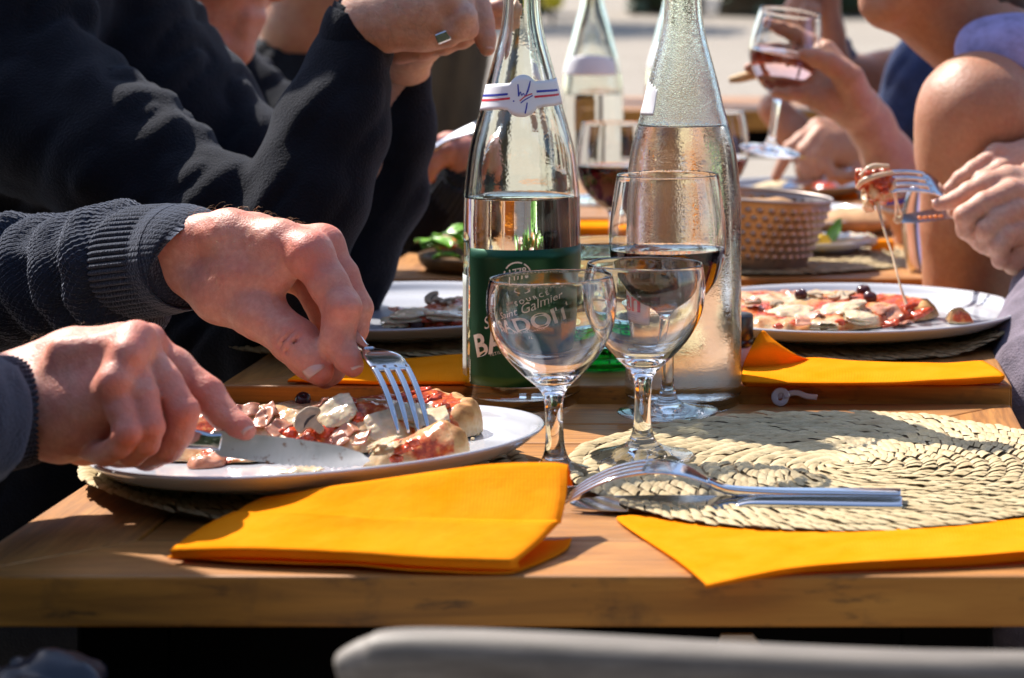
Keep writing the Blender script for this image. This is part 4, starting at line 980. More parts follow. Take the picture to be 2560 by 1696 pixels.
def nail(parent, px, d, rpx, along, normal, wid=.0052, ln=.0068):
    """a nail plate lying on a fingertip"""
    a = Vector(along).normalized(); n = Vector(normal).normalized(); n = (n-a*n.dot(a)).normalized(); s = a.cross(n)
    c = W(px[0], px[1], d)+n*PX(rpx, d)*.93; V, F = [], []
    for i in range(9):
        for j in range(7):
            u = (i-4)/4; v = (j-3)/3; r = 1-.32*max(0, u-.5)**1.0*abs(v)**2; x = u*ln*(1-.12*v*v); y = v*wid*(1-.25*max(0, -u)**2)
            V.append(tuple(c+a*x+s*y-n*(.0024*v*v+.0008*u*u))); 
    for i in range(8):
        for j in range(6): b = i*7+j; F.append((b, b+7, b+8, b+1))
    o = obj('finger_nail', V, F, M['nail'], parent); m = o.modifiers.new('th', 'SOLIDIFY'); m.thickness = .0005; m.offset = 0; return o
def hairs(parent, V, N, sel, n, ln, rad=.00006, seed=1, flow=(1, 0, 0), mat_='arm_hair'):
    rng = np.random.default_rng(seed); idx = np.where(sel)[0]
    if len(idx) == 0: return
    idx = rng.choice(idx, n); Vs, Fs, m = [], [], 0
    for i in idx:
        p = V[i]; nn = N[i]; fl = np.array(flow)+rng.normal(0, .45, 3); fl -= nn*(fl@nn); fl /= np.linalg.norm(fl)+1e-9; L = ln*rng.uniform(.5, 1.3)
        pts = [p-nn*.0004, p+nn*L*.35+fl*L*.25, p+nn*L*.5+fl*L*.65, p+nn*L*.42+fl*L]
        a, b = tube(pts, [rad, rad, rad*.8, rad*.3], 3, None, cap=False); Vs.append(a); Fs += [[q+m for q in f] for f in b]; m += len(a)
    obj('arm_hair', np.vstack(Vs), Fs, M[mat_], parent, kind='stuff')
def vnormals(V, F):
    a, b, c = V[F[:, 0]], V[F[:, 1]], V[F[:, 2]]; n = np.cross(b-a, c-a); N = np.zeros_like(V)
    for k in range(4): np.add.at(N, F[:, k], n)
    return N/(np.linalg.norm(N, axis=1)[:, None]+1e-12)
def skinbump(amp=.0004, s=160): return lambda p: fbm(p, s, 2)*amp
def px_path(rows): return [tuple(W(*r[:3])) for r in rows], [2*PX(r[3], r[2]) for r in rows]
def ribbed(n, amp): return lambda s, a: amp*(np.abs(np.sin(a*n/2))**.8-.6)
def knit_folds(fs=.042, amp=.005, tilt=1.1, ph=0.0):
    def f(s, a):
        p = np.stack(np.broadcast_arrays(s*12, np.cos(a)*1.3+ph, np.sin(a)*1.3), -1)
        w = np.sin(2*np.pi*s/fs+tilt*np.sin(a+ph)+9*vnoise(p, .55)); return amp*(np.abs(w)**.8*np.sign(w))*(0.25+1.5*(vnoise(p+4.0, 1.3)+.5))+.0045*vnoise(p, 2.3)
    return f
def sleeve(rows, parent, m, disp=None, nseg=96, n=120, up=(0, .25, 1), flat=1.0, name='sleeve', power=2.0):
    P, w = px_path(rows); V, F, UV = sweep(P, w, [x*flat for x in w], up=up, nseg=nseg, n=n, disp=disp, power=power)
    return obj(name, V, F, M[m], parent, uv=UV)

# ---- the man in the ribbed navy jumper, cutting his pizza (only his forearms and hands are inside the picture)
hf = Body()                                                      # hand with the fork
K = .010
hf.chain([(215, 655, 1.540, 74), (330, 632, 1.500, 72), (440, 604, 1.462, 62)], .015)
hf.chain([(440, 600, 1.452, 60), (575, 590, 1.435, 61), (700, 608, 1.422, 53), (775, 636, 1.414, 50)], K)
hf.chain([(440, 600, 1.462, 56), (640, 594, 1.452, 52), (800, 618, 1.442, 48)], K)
hf.chain([(440, 612, 1.470, 54), (620, 620, 1.468, 50), (794, 650, 1.470, 44)], K)
hf.chain([(445, 640, 1.475, 56), (610, 670, 1.485, 48), (762, 700, 1.490, 38)], K)
hf.chain([(466, 662, 1.457, 70), (560, 730, 1.435, 74), (650, 786, 1.416, 60)], K)     # ball of the thumb
hf.chain([(600, 680, 1.425, 62), (690, 690, 1.416, 46)], .012)                         # web
hf.chain([(650, 786, 1.416, 59), (742, 856, 1.400, 54), (776, 898, 1.393, 46), (801, 930, 1.389, 34)], .007)
hf.chain([(775, 638, 1.414, 51), (820, 708, 1.402, 47), (855, 772, 1.395, 46), (848, 818, 1.391, 40), (843, 852, 1.389, 39), (868, 896, 1.384, 31), (884, 918, 1.381, 25)], .005)
hf.chain([(805, 622, 1.442, 49), (852, 690, 1.436, 43), (889, 772, 1.431, 41), (884, 822, 1.428, 35), (868, 868, 1.424, 33), (830, 928, 1.416, 29), (812, 948, 1.412, 25)], .004)
hf.chain([(794, 650, 1.470, 44), (850, 730, 1.465, 40), (868, 800, 1.460, 36), (845, 880, 1.450, 31), (800, 930, 1.438, 25)], .004)
hf.chain([(762, 700, 1.490, 38), (812, 790, 1.486, 34), (815, 850, 1.480, 30), (780, 910, 1.470, 24)], .004)
hf.ball(W(772, 632, 1.406), .0118, .012); hf.ball(W(808, 612, 1.438), .0112, .012)                 # knuckles
hf.ball(W(858, 770, 1.386), .0092, .006)
for x, y in ((668, 842), (700, 866)): pass
hf.cut(W(700, 866, 1.387), W(745, 812, 1.387), .0010, .0012, .0024); hf.cut(W(716, 880, 1.386), W(760, 828, 1.386), .0008, .0010, .0022); hf.cut(W(690, 850, 1.388), W(730, 800, 1.388), .0006, .0007, .002)
hf.cut(W(725, 700, 1.388), W(738, 752, 1.392), .0010, .0014, .004); hf.cut(W(640, 742, 1.391), W(700, 768, 1.394), .0012, .0016, .005)
fV, fF = hf.mesh(.00125, disp=skinbump(.0007, 120))
hk = Body()                                                      # hand with the knife
hk.chain([(-160, 1040, 1.170, 92), (-40, 1020, 1.212, 90), (40, 1000, 1.238, 86)], .02)
hk.chain([(30, 958, 1.248, 72), (180, 905, 1.255, 74), (300, 872, 1.258, 56), (368, 868, 1.262, 46)], K)
hk.chain([(30, 965, 1.243, 74), (190, 915, 1.245, 78), (345, 872, 1.240, 52)], K)
hk.chain([(30, 1005, 1.236, 76), (180, 980, 1.230, 84), (318, 925, 1.222, 56)], K)
hk.chain([(30, 1050, 1.236, 78), (170, 1040, 1.226, 86), (285, 985, 1.212, 54)], K)
hk.chain([(40, 1066, 1.240, 74), (160, 1080, 1.236, 66), (240, 1075, 1.228, 56)], K)
hk.chain([(370, 866, 1.262, 44), (440, 918, 1.260, 41), (518, 985, 1.255, 40), (545, 1020, 1.251, 33), (563, 1043, 1.249, 31), (598, 1066, 1.246, 28), (617, 1079, 1.244, 23)], .005)
hk.chain([(345, 874, 1.238, 47.8), (410, 952, 1.228, 42.0), (458, 1032, 1.220, 40.1), (446, 1085, 1.220, 36.3), (420, 1122, 1.222, 35.3), (370, 1140, 1.236, 31.5), (320, 1130, 1.244, 28.6)], .0018)
hk.chain([(320, 908, 1.222, 47.8), (356, 990, 1.210, 40.1), (374, 1068, 1.203, 38.2), (366, 1106, 1.205, 34.4), (330, 1136, 1.214, 32.5), (280, 1130, 1.232, 27.7)], .0018)
hk.chain([(285, 972, 1.212, 45.8), (306, 1030, 1.201, 38.2), (318, 1082, 1.194, 35.3), (300, 1114, 1.197, 31.5), (262, 1136, 1.205, 29.6), (225, 1128, 1.222, 25.8)], .0018)
hk.chain([(120, 1090, 1.262, 50), (210, 1118, 1.262, 40), (300, 1132, 1.258, 33), (372, 1142, 1.252, 29), (420, 1136, 1.25, 24)], .006)
for p, r in (((372, 850, 1.250), .0092), ((344, 850, 1.228), .0100), ((318, 890, 1.211), .0096), ((283, 955, 1.202), .0090)): hk.ball(W(*p), r, .008)
hk.chain([(150, 870, 1.222, 22), (330, 852, 1.222, 20)], .016)
hk.cut(W(240, 1072, 1.19), W(262, 1060, 1.19), .002, .003, .006)
hk.cut(W(545, 1030, 1.236), W(560, 1012, 1.243), .0006, .0006, .0025); hk.cut(W(552, 1038, 1.236), W(570, 1018, 1.243), .0006, .0006, .0025)
kV, kF = hk.mesh(.00125, disp=skinbump(.0007, 120))
A0 = Vector((-.82, 1.38, 0))
tb_ = Body(); head_into(tb_, (-.790, 1.40, 1.285), (.85, -.1, -.5), (.4, 0, .9), neck=np.array((-.82, 1.38, 1.14)))
tb_.cone((-.82, 1.38, .55), (-.82, 1.38, 1.02), .11, .11, .05).cone((-.82, 1.26, 1.06), (-.82, 1.52, 1.06), .06, .06, .05).cone((-.82, 1.38, 1.0), (-.82, 1.38, 1.14), .10, .06, .05)
for a_, b_, c_ in (((-.82, 1.22, 1.05), W(-390, 1088, 1.085), W(-120, 1036, 1.185)), ((-.82, 1.56, 1.05), W(-260, 716, 1.67), W(225, 655, 1.537))): tb_.cone(a_, tuple(b_), .045, .032, .03).cone(tuple(b_), tuple(c_), .032, .0235, .02)
pV, pF = tb_.mesh(.005)
manA = person([(fV, fF), (kV, kF), (pV, pF)], M['skin_ruddy'], 'man in ribbed navy jumper cutting pizza, both hands over the nearest plate', A0)
flush(manA, [(W(775, 632, 1.40), .016, .75), (W(812, 612, 1.43), .014, .7), (W(858, 772, 1.385), .012, .6), (W(884, 918, 1.38), .010, .8), (W(800, 935, 1.385), .013, .7), (W(742, 856, 1.39), .012, .4), (W(372, 860, 1.25), .012, .7), (W(345, 868, 1.23), .013, .8), (W(318, 900, 1.21), .012, .7), (W(283, 960, 1.20), .012, .6), (W(458, 1036, 1.21), .012, .5), (W(376, 1075, 1.19), .012, .5), (W(318, 1088, 1.18), .012, .5), (W(520, 985, 1.25), .011, .5), (W(608, 1072, 1.245), .012, .8), (W(390, 1010, 1.2), .03, .35)])
hairs(manA, fV, vnormals(fV, fF), (fV[:, 0] > W(420, 0, 1.4)[0]) & (fV[:, 0] < W(690, 0, 1.38)[0]) & (vnormals(fV, fF)[:, 2] > .55), 90, .0075, rad=.00007, seed=3)
hairs(manA, fV, vnormals(fV, fF), (fV[:, 0] > W(420, 0, 1.4)[0]) & (fV[:, 0] < W(600, 0, 1.38)[0]) & (vnormals(fV, fF)[:, 2] > -.1) & (vnormals(fV, fF)[:, 1] < -.3), 90, .005, rad=.00005, seed=4)
hairs(manA, kV, vnormals(kV, kF), (kV[:, 0] > W(20, 0, 1.24)[0]) & (kV[:, 0] < W(230, 0, 1.24)[0]) & (vnormals(kV, kF)[:, 2] > .3), 60, .005, rad=.00004, seed=5)
nail(manA, (782, 918), 1.389, 37, W(812, 952, 1.385)-W(768, 892, 1.393), (.05, -1, .30), .0066, .0086)
nail(manA, (880, 916), 1.381, 24, W(898, 936, 1.378)-W(866, 895, 1.385), (.75, -.65, .2), .0045, .0060)
nail(manA, (606, 1072), 1.2445, 24, W(632, 1090, 1.242)-W(575, 1050, 1.249), (.25, -.55, .80), .0046, .0062)
tor = Body(); tor.cone((-.84, 1.38, .50), (-.83, 1.38, .82), .15, .155, .05).cone((-.83, 1.30, .80), (-.83, 1.46, .80), .13, .13, .05).cone((-.82, 1.22, 1.06), (-.82, 1.56, 1.06), .085, .085, .06).cone((-.82, 1.38, .8), (-.80, 1.38, 1.1), .15, .12, .05)
tor.cone((-.82, 1.20, 1.05), tuple(W(-400, 1090, 1.08)), .075, .055, .03).cone((-.82, 1.58, 1.05), tuple(W(-270, 720, 1.69)), .075, .055, .03).cone((-.80, 1.38, 1.1), (-.77, 1.39, 1.17), .07, .065, .02)
tor.cone(tuple(W(-400, 1090, 1.08)), tuple(W(-150, 1050, 1.17)), .055, .043, .02).cone(tuple(W(-270, 720, 1.69)), tuple(W(-80, 705, 1.62)), .055, .045, .02)
V, F = tor.mesh(.006, disp=lambda p: fbm(p, 22, 3)*.012); obj('jumper', V, F, M['navy_rib'], manA)
sl = sleeve([(-190, 715, 1.660, 165), (-60, 712, 1.620, 160), (80, 706, 1.585, 150), (200, 690, 1.547, 150), (300, 668, 1.512, 158), (352, 655, 1.494, 140), (372, 650, 1.487, 124)], manA, 'navy_knit', disp=lambda s_, a: knit_folds(.040, .0058, 1.5)(s_, a)+.0008*np.sin(2*np.pi*s_/.0052)*np.sin(a*46), nseg=330, n=340)
sleeve([(318, 662, 1.505, 122), (352, 656, 1.494, 138), (400, 650, 1.479, 137), (440, 646, 1.467, 135), (462, 643, 1.460, 134), (468, 642, 1.458, 131), (469, 642, 1.4577, 124)], manA, 'navy_rib', disp=lambda s_, a: ribbed(54, .0023)(s_, a)*np.clip((.060-s_)/.008, .15, 1), nseg=432, n=70, name='cuff')
sleeve([(-420, 1090, 1.075, 190), (-260, 1075, 1.13, 176), (-120, 1058, 1.183, 160), (-70, 1050, 1.20, 150)], manA, 'navy_knit', disp=lambda s_, a: knit_folds(.036, .004, 1.0, 2.0)(s_, a)+.0008*np.sin(2*np.pi*s_/.0052)*np.sin(a*46), nseg=330, n=240)
sleeve([(-110, 1052, 1.187, 150), (-60, 1045, 1.204, 146), (0, 1036, 1.224, 140), (48, 1028, 1.2405, 136), (56, 1026, 1.243, 132), (58, 1026, 1.2435, 124)], manA, 'navy_rib', disp=ribbed(54, .0025), nseg=432, n=60, name='cuff')
leg = Body()
for sy in (1.27, 1.47): leg.cone((-.84, sy, .50), (-.40, sy-.02, .52), .085, .065, .03).cone((-.40, sy-.02, .52), (-.46, sy, .10), .062, .045, .02).cone((-.47, sy, .05), (-.36, sy, .045), .045, .04, .02)
V, F = leg.mesh(.008); obj('trousers', V, F, M['black_cloth'], manA)

# ---- the man in the fine black jumper, elbows on the second table, hands joined before his face
B0 = Vector((-.74, 2.0, 0))
bh = Body()
bh.chain([(905, 92, 1.765, 74), (935, 45, 1.76, 80), (1010, 30, 1.75, 78), (1085, 18, 1.745, 72), (1130, 10, 1.745, 56)], .014)
bh.chain([(960, -40, 1.775, 70), (1070, -40, 1.775, 66), (1140, -24, 1.765, 42)], .014)
bh.chain([(1128, 5, 1.742, 40), (1158, 45, 1.736, 33), (1168, 72, 1.738, 26), (1140, 82, 1.752, 24)], .005)
bh.chain([(1090, 45, 1.742, 44), (1140, 72, 1.732, 30), (1120, 92, 1.742, 24), (1085, 98, 1.752, 22)], .005)
bh.chain([(990, 70, 1.748, 56), (1060, 82, 1.744, 40), (1090, 84, 1.748, 30)], .01)
bh.chain([(1155, -10, 1.765, 36), (1195, 22, 1.760, 30), (1206, 55, 1.757, 27), (1214, 95, 1.755, 24), (1219, 122, 1.754, 20)], .006)
bh.chain([(1010, 170, 1.905, 66), (1020, 125, 1.88, 60), (1050, 110, 1.85, 48)], .012)
bh.chain([(1000, 132, 1.80, 30), (1060, 122, 1.79, 26), (1110, 112, 1.785, 23), (1160, 98, 1.785, 20), (1185, 88, 1.785, 17)], .006)
bh.chain([(1060, 100, 1.86, 50), (1150, 50, 1.84, 42), (1200, 20, 1.83, 34)], .012)
bh.chain([(1195, 30, 1.80, 24), (1250, 18, 1.80, 20), (1290, 26, 1.80, 17)], .005); bh.chain([(1195, 62, 1.805, 22), (1245, 52, 1.805, 19), (1275, 54, 1.805, 16)], .005)
bh.cut(W(1066, 96, 1.718), W(1132, 60, 1.712), .0009, .0012, .003)
for x, y in ((1158, 40), (1128, 0)): bh.ball(W(x, y, 1.727), .0085, .008)
hV, hF = bh.mesh(.0016, disp=skinbump(.0008, 110))
bf = Body(); head_into(bf, (-.585, 1.97, 1.225), (.93, -.2, -.32), (.25, 0, .95), neck=np.array((-.68, 1.985, 1.07)), nr=.055)
bf.cone((-.73, 1.98, .55), (-.73, 1.98, .90), .10, .08, .05).cone((-.67, 1.84, 1.03), (-.69, 2.11, 1.00), .055, .05, .03).cone((-.73, 1.98, .88), (-.70, 1.985, 1.03), .08, .045, .03)
bf.chain([(60, 300, 1.81, 100), (676, 690, 1.71, 95)], .03).chain([(676, 690, 1.71, 95), (905, 85, 1.765, 66)], .03); bf.chain([(400, 200, 2.04, 80), (840, 760, 1.91, 62)], .03).chain([(840, 760, 1.91, 66), (1010, 172, 1.905, 56)], .03)
qV, qF = bf.mesh(.005)
manB = person([(hV, hF), (qV, qF)], M['skin_fair'], 'man in fine black jumper leaning on his elbows with hands joined, silver ring', B0)
hairs(manB, hV, vnormals(hV, hF), (hV[:, 0] > W(900, 0, 1.76)[0]) & (hV[:, 0] < W(1080, 0, 1.75)[0]) & (vnormals(hV, hF)[:, 1] < -.2) & (hV[:, 2] > W(0, 90, 1.75)[2]), 260, .011, rad=.00008, seed=6, mat_='black_hair', flow=(.8, 0, -.5))
nail(manB, (1216, 112), 1.754, 20, W(1221, 140, 1.75)-W(1212, 90, 1.756), (.75, -.6, .1), .005, .0065)
rc = W(1106, 92, 1.7365)
V, F = box((-.0058, -.0016, -.0042), (.0058, .0016, .0042)); V = np.array(V)@np.array(Matrix.Rotation(R(-22), 3, 'Y')).T+np.array(W(1108, 93, 1.725)); obj('signet_ring', V, F, M['silver'], manB, bevel=.0008, smooth=False)
sw = Body(); k = .03
sw.chain([(905, 62, 1.768, 88), (872, 190, 1.762, 108), (822, 330, 1.745, 134), (772, 480, 1.73, 146), (700, 640, 1.715, 146), (676, 700, 1.71, 140)], .02)
sw.chain([(60, 260, 1.80, 230), (300, 400, 1.76, 190), (520, 560, 1.73, 160), (676, 690, 1.71, 140)], .02)
sw.chain([(1012, 172, 1.91, 72), (1000, 330, 1.915, 90), (972, 490, 1.92, 98), (905, 650, 1.915, 92), (840, 760, 1.91, 84)], .015)
sw.chain([(360, 130, 2.05, 170), (600, 400, 2.0, 140), (760, 620, 1.95, 120), (840, 760, 1.91, 84)], .015)
sw.cone((-.72, 1.98, .50), (-.70, 1.98, .85), .16, .165, .05).cone((-.68, 1.83, 1.04), (-.70, 2.13, 1.01), .080, .072, .03).cone((-.70, 1.98, .85), (-.70, 1.98, .98), .16, .10, .04)
sw.cone((-.69, 1.985, 1.02), (-.660, 1.985, 1.085), .070, .062, .02)
sw.chain([(280, -70, 1.985, 172), (300, 60, 1.985, 170), (335, 300, 1.98, 205), (300, 600, 1.97, 260)], .03)
sw.chain([(640, 870, 1.80, 110), (420, 860, 1.86, 200)], .05)
def folds(p):
    n1 = vnoise(p*np.array([1.0, 1.0, .55]), 26); n2 = vnoise(p@np.array([[.8, 0, .6], [0, 1, 0], [-.6, 0, .8]])*np.array([2.2, 1, .6]), 22)
    return (n1*.010 - np.abs(n2)*.016+.004)
V, F = sw.mesh(.0040, disp=folds); obj('jumper', V, F, M['black_wool'], manB)
P, w_ = px_path([(884, 140, 1.766, 96), (896, 92, 1.765, 97), (906, 62, 1.764, 96), (910, 52, 1.764, 90), (906, 62, 1.764, 80), (896, 100, 1.765, 70)])
V, F, _ = sweep(P, w_, w_, up=(0, 1, .1), nseg=80, n=40); obj('cuff', V, F, M['black_wool'], manB)
hV2, hF2 = hair_mesh((-.585, 1.97, 1.225), (.93, -.2, -.32), (.25, 0, .95)); obj('hair', hV2, hF2, M['black_hair'], manB)
leg = Body()
for sy in (1.88, 2.08): leg.cone((-.74, sy, .50), (-.34, sy-.02, .53), .085, .065, .03).cone((-.34, sy-.02, .53), (-.42, sy, .10), .062, .045, .02).cone((-.43, sy, .05), (-.32, sy, .045), .045, .04, .02)
V, F = leg.mesh(.008); obj('trousers', V, F, M['black_cloth'], manB)

# ---- the man behind him: chin in the sun, ribbed sleeve on the third table
cb = Body(); cc = Vector(W(612, 122, 2.36))+Vector((-.062, 0, .112)); head_into(cb, cc, (.95, -.25, -.22), (.2, 0, .97), 1.03, neck=np.array(cc)+np.array((-.13, .03, -.17)))
cb.cone(np.array(cc)+np.array((-.13, .03, -.17)), (-.80, 2.42, .6), .06, .11, .05).cone((-.77, 2.44, .93), (-.77, 2.58, .97), .06, .055, .04).cone((-.77, 2.58, .97), tuple(W(1000, 604, 2.494)), .05, .034, .03)
cV, cF = cb.mesh(.0035, disp=lambda p: fbm(p, 90, 2)*.0012)
ch = Body()
ch.chain([(1165, 420, 2.42, 42), (1150, 385, 2.42, 44), (1120, 365, 2.42, 36)], .01)
for pts in ([(1125, 350, 2.41, 20), (1085, 362, 2.40, 17), (1062, 395, 2.40, 15)], [(1120, 375, 2.40, 20), (1080, 395, 2.39, 17), (1058, 425, 2.39, 15)], [(1115, 395, 2.40, 19), (1080, 420, 2.39, 16), (1075, 445, 2.39, 14)]): ch.chain(pts, .005)
ch.chain([(1165, 420, 2.42, 42), (1080, 560, 2.455, 56), (995, 606, 2.495, 64)], .01)
chV, chF = ch.mesh(.002)

manC = person([(cV, cF), (chV, chF)], M['skin_pink'], 'man behind the black jumper, only his sunlit chin and one ribbed sleeve showing', Vector((-.82, 2.42, 0)))
cl = Body(); cl.cone((-.83, 2.40, .5), (-.80, 2.40, .86), .15, .16, .05).cone((-.78, 2.24, 1.0), (-.76, 2.58, 1.0), .08, .08, .05).cone((-.8, 2.4, .86), (-.75, 2.41, 1.02), .15, .09, .05)
cl.cone((-.77, 2.60, .98), tuple(W(1000, 600, 2.50)), .075, .055, .02).chain([(990, 610, 2.5, 100), (1080, 560, 2.46, 88), (1120, 500, 2.44, 74)], .02)
V, F = cl.mesh(.005, disp=folds); obj('shirt', V, F, M['black_wool'], manC)
sleeve([(1050, 590, 2.47, 88), (1095, 530, 2.45, 80), (1135, 470, 2.432, 70), (1152, 445, 2.425, 66), (1156, 438, 2.423, 58), (1148, 450, 2.426, 50)], manC, 'navy_rib', disp=ribbed(30, .0028), nseg=240, n=50, name='cuff', up=(0, 1, .2))
V, F = sweep([tuple(W(1040, 405, 2.39)), tuple(W(1085, 372, 2.385)), tuple(W(1125, 345, 2.38)), tuple(W(1190, 318, 2.375))], [.010, .009, .012, .022], [.004, .004, .003, .002], up=(.3, -.5, .8), nseg=14, n=24, power=3)[:2]
obj('spoon', V, F, M['steel'], label='blurred steel spoon held in a hand behind the first bottle', cat='spoon')
hV2, hF2 = hair_mesh(cc, (.95, -.25, -.22), (.2, 0, .97)); obj('hair', hV2, hF2, M['head_hair'], manC)

# ---- next along: open collar and tanned neck
db = Body(); dc = Vector(W(800, -150, 2.85)); head_into(db, dc, (.9, -.3, -.1), (0, 0, 1), neck=np.array(W(770, 95, 2.87))); db.chain([(785, -20, 2.83, 75), (745, 60, 2.84, 78), (735, 130, 2.86, 60)], .02)
dV, dF = db.mesh(.004)
manD = person([(dV, dF)], M['skin_olive'], 'person with open dark collar and tanned neck, farthest along the left side', Vector((-.72, 2.9, 0)))
dcB = Body()
dcB.chain([(700, 175, 2.86, 70), (600, 330, 2.88, 150), (560, 600, 2.9, 230)], .04); dcB.chain([(860, 60, 2.86, 62), (850, 200, 2.88, 90), (840, 420, 2.9, 150)], .04); dcB.chain([(760, 330, 2.86, 110), (780, 520, 2.9, 200)], .03)
dcB.cone((-.72, 2.9, .5), (-.70, 2.9, .85), .15, .15, .05)
V, F = dcB.mesh(.006, disp=folds); obj('shirt', V, F, M['black_cloth'], manD)
hV2, hF2 = hair_mesh(dc, (.9, -.3, -.1), (0, 0, 1)); obj('hair', hV2, hF2, M['black_hair'], manD)

# ---- the woman in the lavender top on the right
fb = Body(); fc = Vector(W(2146, 56, 2.22))+Vector((.085, 0, .118)); fdir = (-.97, -.15, -.12)
head_into(fb, fc, fdir, (0, 0, 1), .97, neck=np.array(W(2440, 66, 2.24)), nr=.038)
fb.chain([(2279, -15, 2.235, 88), (2345, 20, 2.238, 98), (2415, 64, 2.24, 105), (2510, 160, 2.25, 140)], .03)
fb.chain([(2450, 290, 2.10, 136), (2428, 400, 2.11, 118), (2418, 560, 2.12, 102), (2420, 700, 2.13, 96), (2436, 830, 2.14, 92), (2452, 930, 2.14, 88)], .03)
fb.chain([(2450, 290, 2.10, 136), (2560, 345, 2.20, 150), (2640, 360, 2.30, 180)], .04)
fb.chain([(2452, 930, 2.14, 92), (2330, 1020, 2.2, 80), (2200, 1060, 2.25, 62)], .03)
fV2, fF2 = fb.mesh(.0042, disp=lambda p: fbm(p, 40, 2)*.0012)
womF = person([(fV2, fF2)], M['skin_tan'], 'woman in lavender sleeveless top with bare tanned shoulder, facing left', Vector((.40, 2.28, 0)))
tp = Body()
tp.chain([(2462, 128, 2.140, 74), (2530, 140, 2.135, 88), (2600, 190, 2.15, 120), (2680, 330, 2.20, 205)], .03)
tp.chain([(2640, 330, 2.24, 205), (2680, 700, 2.27, 240), (2690, 1000, 2.28, 250)], .04); tp.chain([(2560, 120, 2.30, 150), (2640, 300, 2.36, 190), (2680, 700, 2.36, 200)], .04)
V, F = tp.mesh(.005, disp=lambda p: fbm(p, 18, 2)*.006); obj('tank_top', V, F, M['lavender'], womF)
hV2, hF2 = hair_mesh(fc, fdir, (0, 0, 1), 1.0, long=[(tuple(fc+Vector((.06, 0, .02))), tuple(W(2440, -20, 2.26)), .075, .055), (tuple(W(2440, -20, 2.26)), tuple(W(2530, 20, 2.28)), .055, .03)]); obj('hair', hV2, hF2, M['head_hair'], womF)
leg = Body()
for sy in (2.20, 2.38): leg.cone((.42, sy, .50), (.10, sy, .53), .08, .062, .03).cone((.10, sy, .53), (.16, sy, .10), .06, .042, .02).cone((.17, sy, .05), (.06, sy, .045), .042, .038, .02)
V, F = leg.mesh(.008); obj('trousers', V, F, M['denim'], womF)

# ---- hands of the diner at the right, lifting a forkful with a long cheese string
ib = Body()
ib.chain([(2700, 520, 1.98, 72), (2620, 505, 1.965, 74), (2560, 495, 1.955, 70)], .015)
ib.chain([(2590, 480, 1.955, 56), (2520, 450, 1.945, 38)], .01); ib.chain([(2600, 510, 1.945, 60), (2530, 490, 1.925, 42)], .01); ib.chain([(2600, 560, 1.945, 60), (2545, 560, 1.925, 46), (2530, 600, 1.93, 40)], .01)
ib.chain([(2520, 452, 1.940, 36), (2470, 462, 1.930, 31), (2425, 482, 1.925, 27), (2392, 501, 1.922, 23), (2346, 512, 1.921, 16)], .004)
ib.chain([(2528, 482, 1.920, 34), (2460, 510, 1.905, 29), (2412, 540, 1.900, 27), (2415, 575, 1.905, 24), (2450, 605, 1.92, 22), (2490, 605, 1.93, 20)], .0035)
ib.chain([(2545, 530, 1.912, 34), (2495, 550, 1.898, 27), (2465, 576, 1.893, 25), (2462, 612, 1.90, 22), (2490, 630, 1.915, 20)], .0035)
ib.chain([(2560, 580, 1.908, 34), (2520, 590, 1.894, 26), (2498, 615, 1.890, 24), (2502, 650, 1.895, 22), (2535, 662, 1.905, 20)], .0035)
ib.chain([(2600, 620, 1.925, 52), (2540, 650, 1.91, 28), (2580, 665, 1.92, 26)], .01)
ib.chain([(2590, 440, 1.975, 44), (2500, 500, 1.955, 30), (2430, 530, 1.945, 24), (2385, 528, 1.94, 18)], .006)     # thumb behind the fork

i2 = Body()
i2.chain([(2720, 400, 2.06, 66), (2640, 400, 2.05, 64), (2580, 405, 2.045, 56)], .015)
i2.chain([(2580, 392, 2.04, 40), (2492, 388, 2.03, 29)], .01); i2.chain([(2590, 420, 2.035, 44), (2510, 425, 2.02, 30)], .01); i2.chain([(2600, 460, 2.03, 46), (2540, 470, 2.02, 34)], .01)
i2.chain([(2492, 388, 2.03, 27), (2435, 425, 2.02, 22), (2402, 447, 2.018, 19), (2371, 474, 2.016, 15)], .004)
i2.chain([(2510, 422, 2.018, 27), (2455, 452, 2.006, 22), (2430, 478, 2.004, 19), (2440, 500, 2.01, 17)], .004)
i2.chain([(2540, 470, 2.015, 28), (2490, 490, 2.0, 22), (2480, 520, 2.0, 19)], .004)
iV, iF = ib.mesh(.0015, disp=skinbump(.0006, 130)); jV, jF = i2.mesh(.0015, disp=skinbump(.0006, 130))
ih = Body(); ihc = Vector((.42, 1.80, 1.22)); head_into(ih, ihc, (-.95, .1, -.2), (0, 0, 1), .96, neck=np.array((.47, 1.80, 1.05))); ih.cone((.40, 1.68, .80), tuple(W(2700, 520, 1.98)), .036, .030, .02); ih.cone((.47, 1.62, 1.0), (.40, 1.68, .80), .045, .038, .02); ih.cone((.46, 1.98, 1.0), (.44, 2.06, .80), .045, .038, .02); ih.cone((.44, 2.06, .80), tuple(W(2720, 400, 2.06)), .036, .030, .02)
ih.cone((.47, 1.80, 1.05), (.5, 1.8, .6), .06, .11, .05).cone((.48, 1.66, 1.0), (.48, 1.96, 1.0), .05, .05, .05)
ihV, ihF = ih.mesh(.005)
dinI = person([(iV, iF), (jV, jF), (ihV, ihF)], M['skin_fair'], 'diner at the right edge, two bare hands lifting a forkful of pizza', Vector((.50, 1.80, 0)))
nail(dinI, (2347, 510), 1.921, 14.5, W(2335, 514, 1.92)-W(2392, 503, 1.922), (-.1, -.45, .9), .0042, .0060)
tt = Body(); tt.cone((.50, 1.80, .50), (.50, 1.80, .85), .14, .14, .05).cone((.48, 1.66, 1.01), (.48, 1.94, 1.01), .07, .07, .05).cone((.5, 1.8, .85), (.48, 1.8, 1.0), .14, .11, .05)
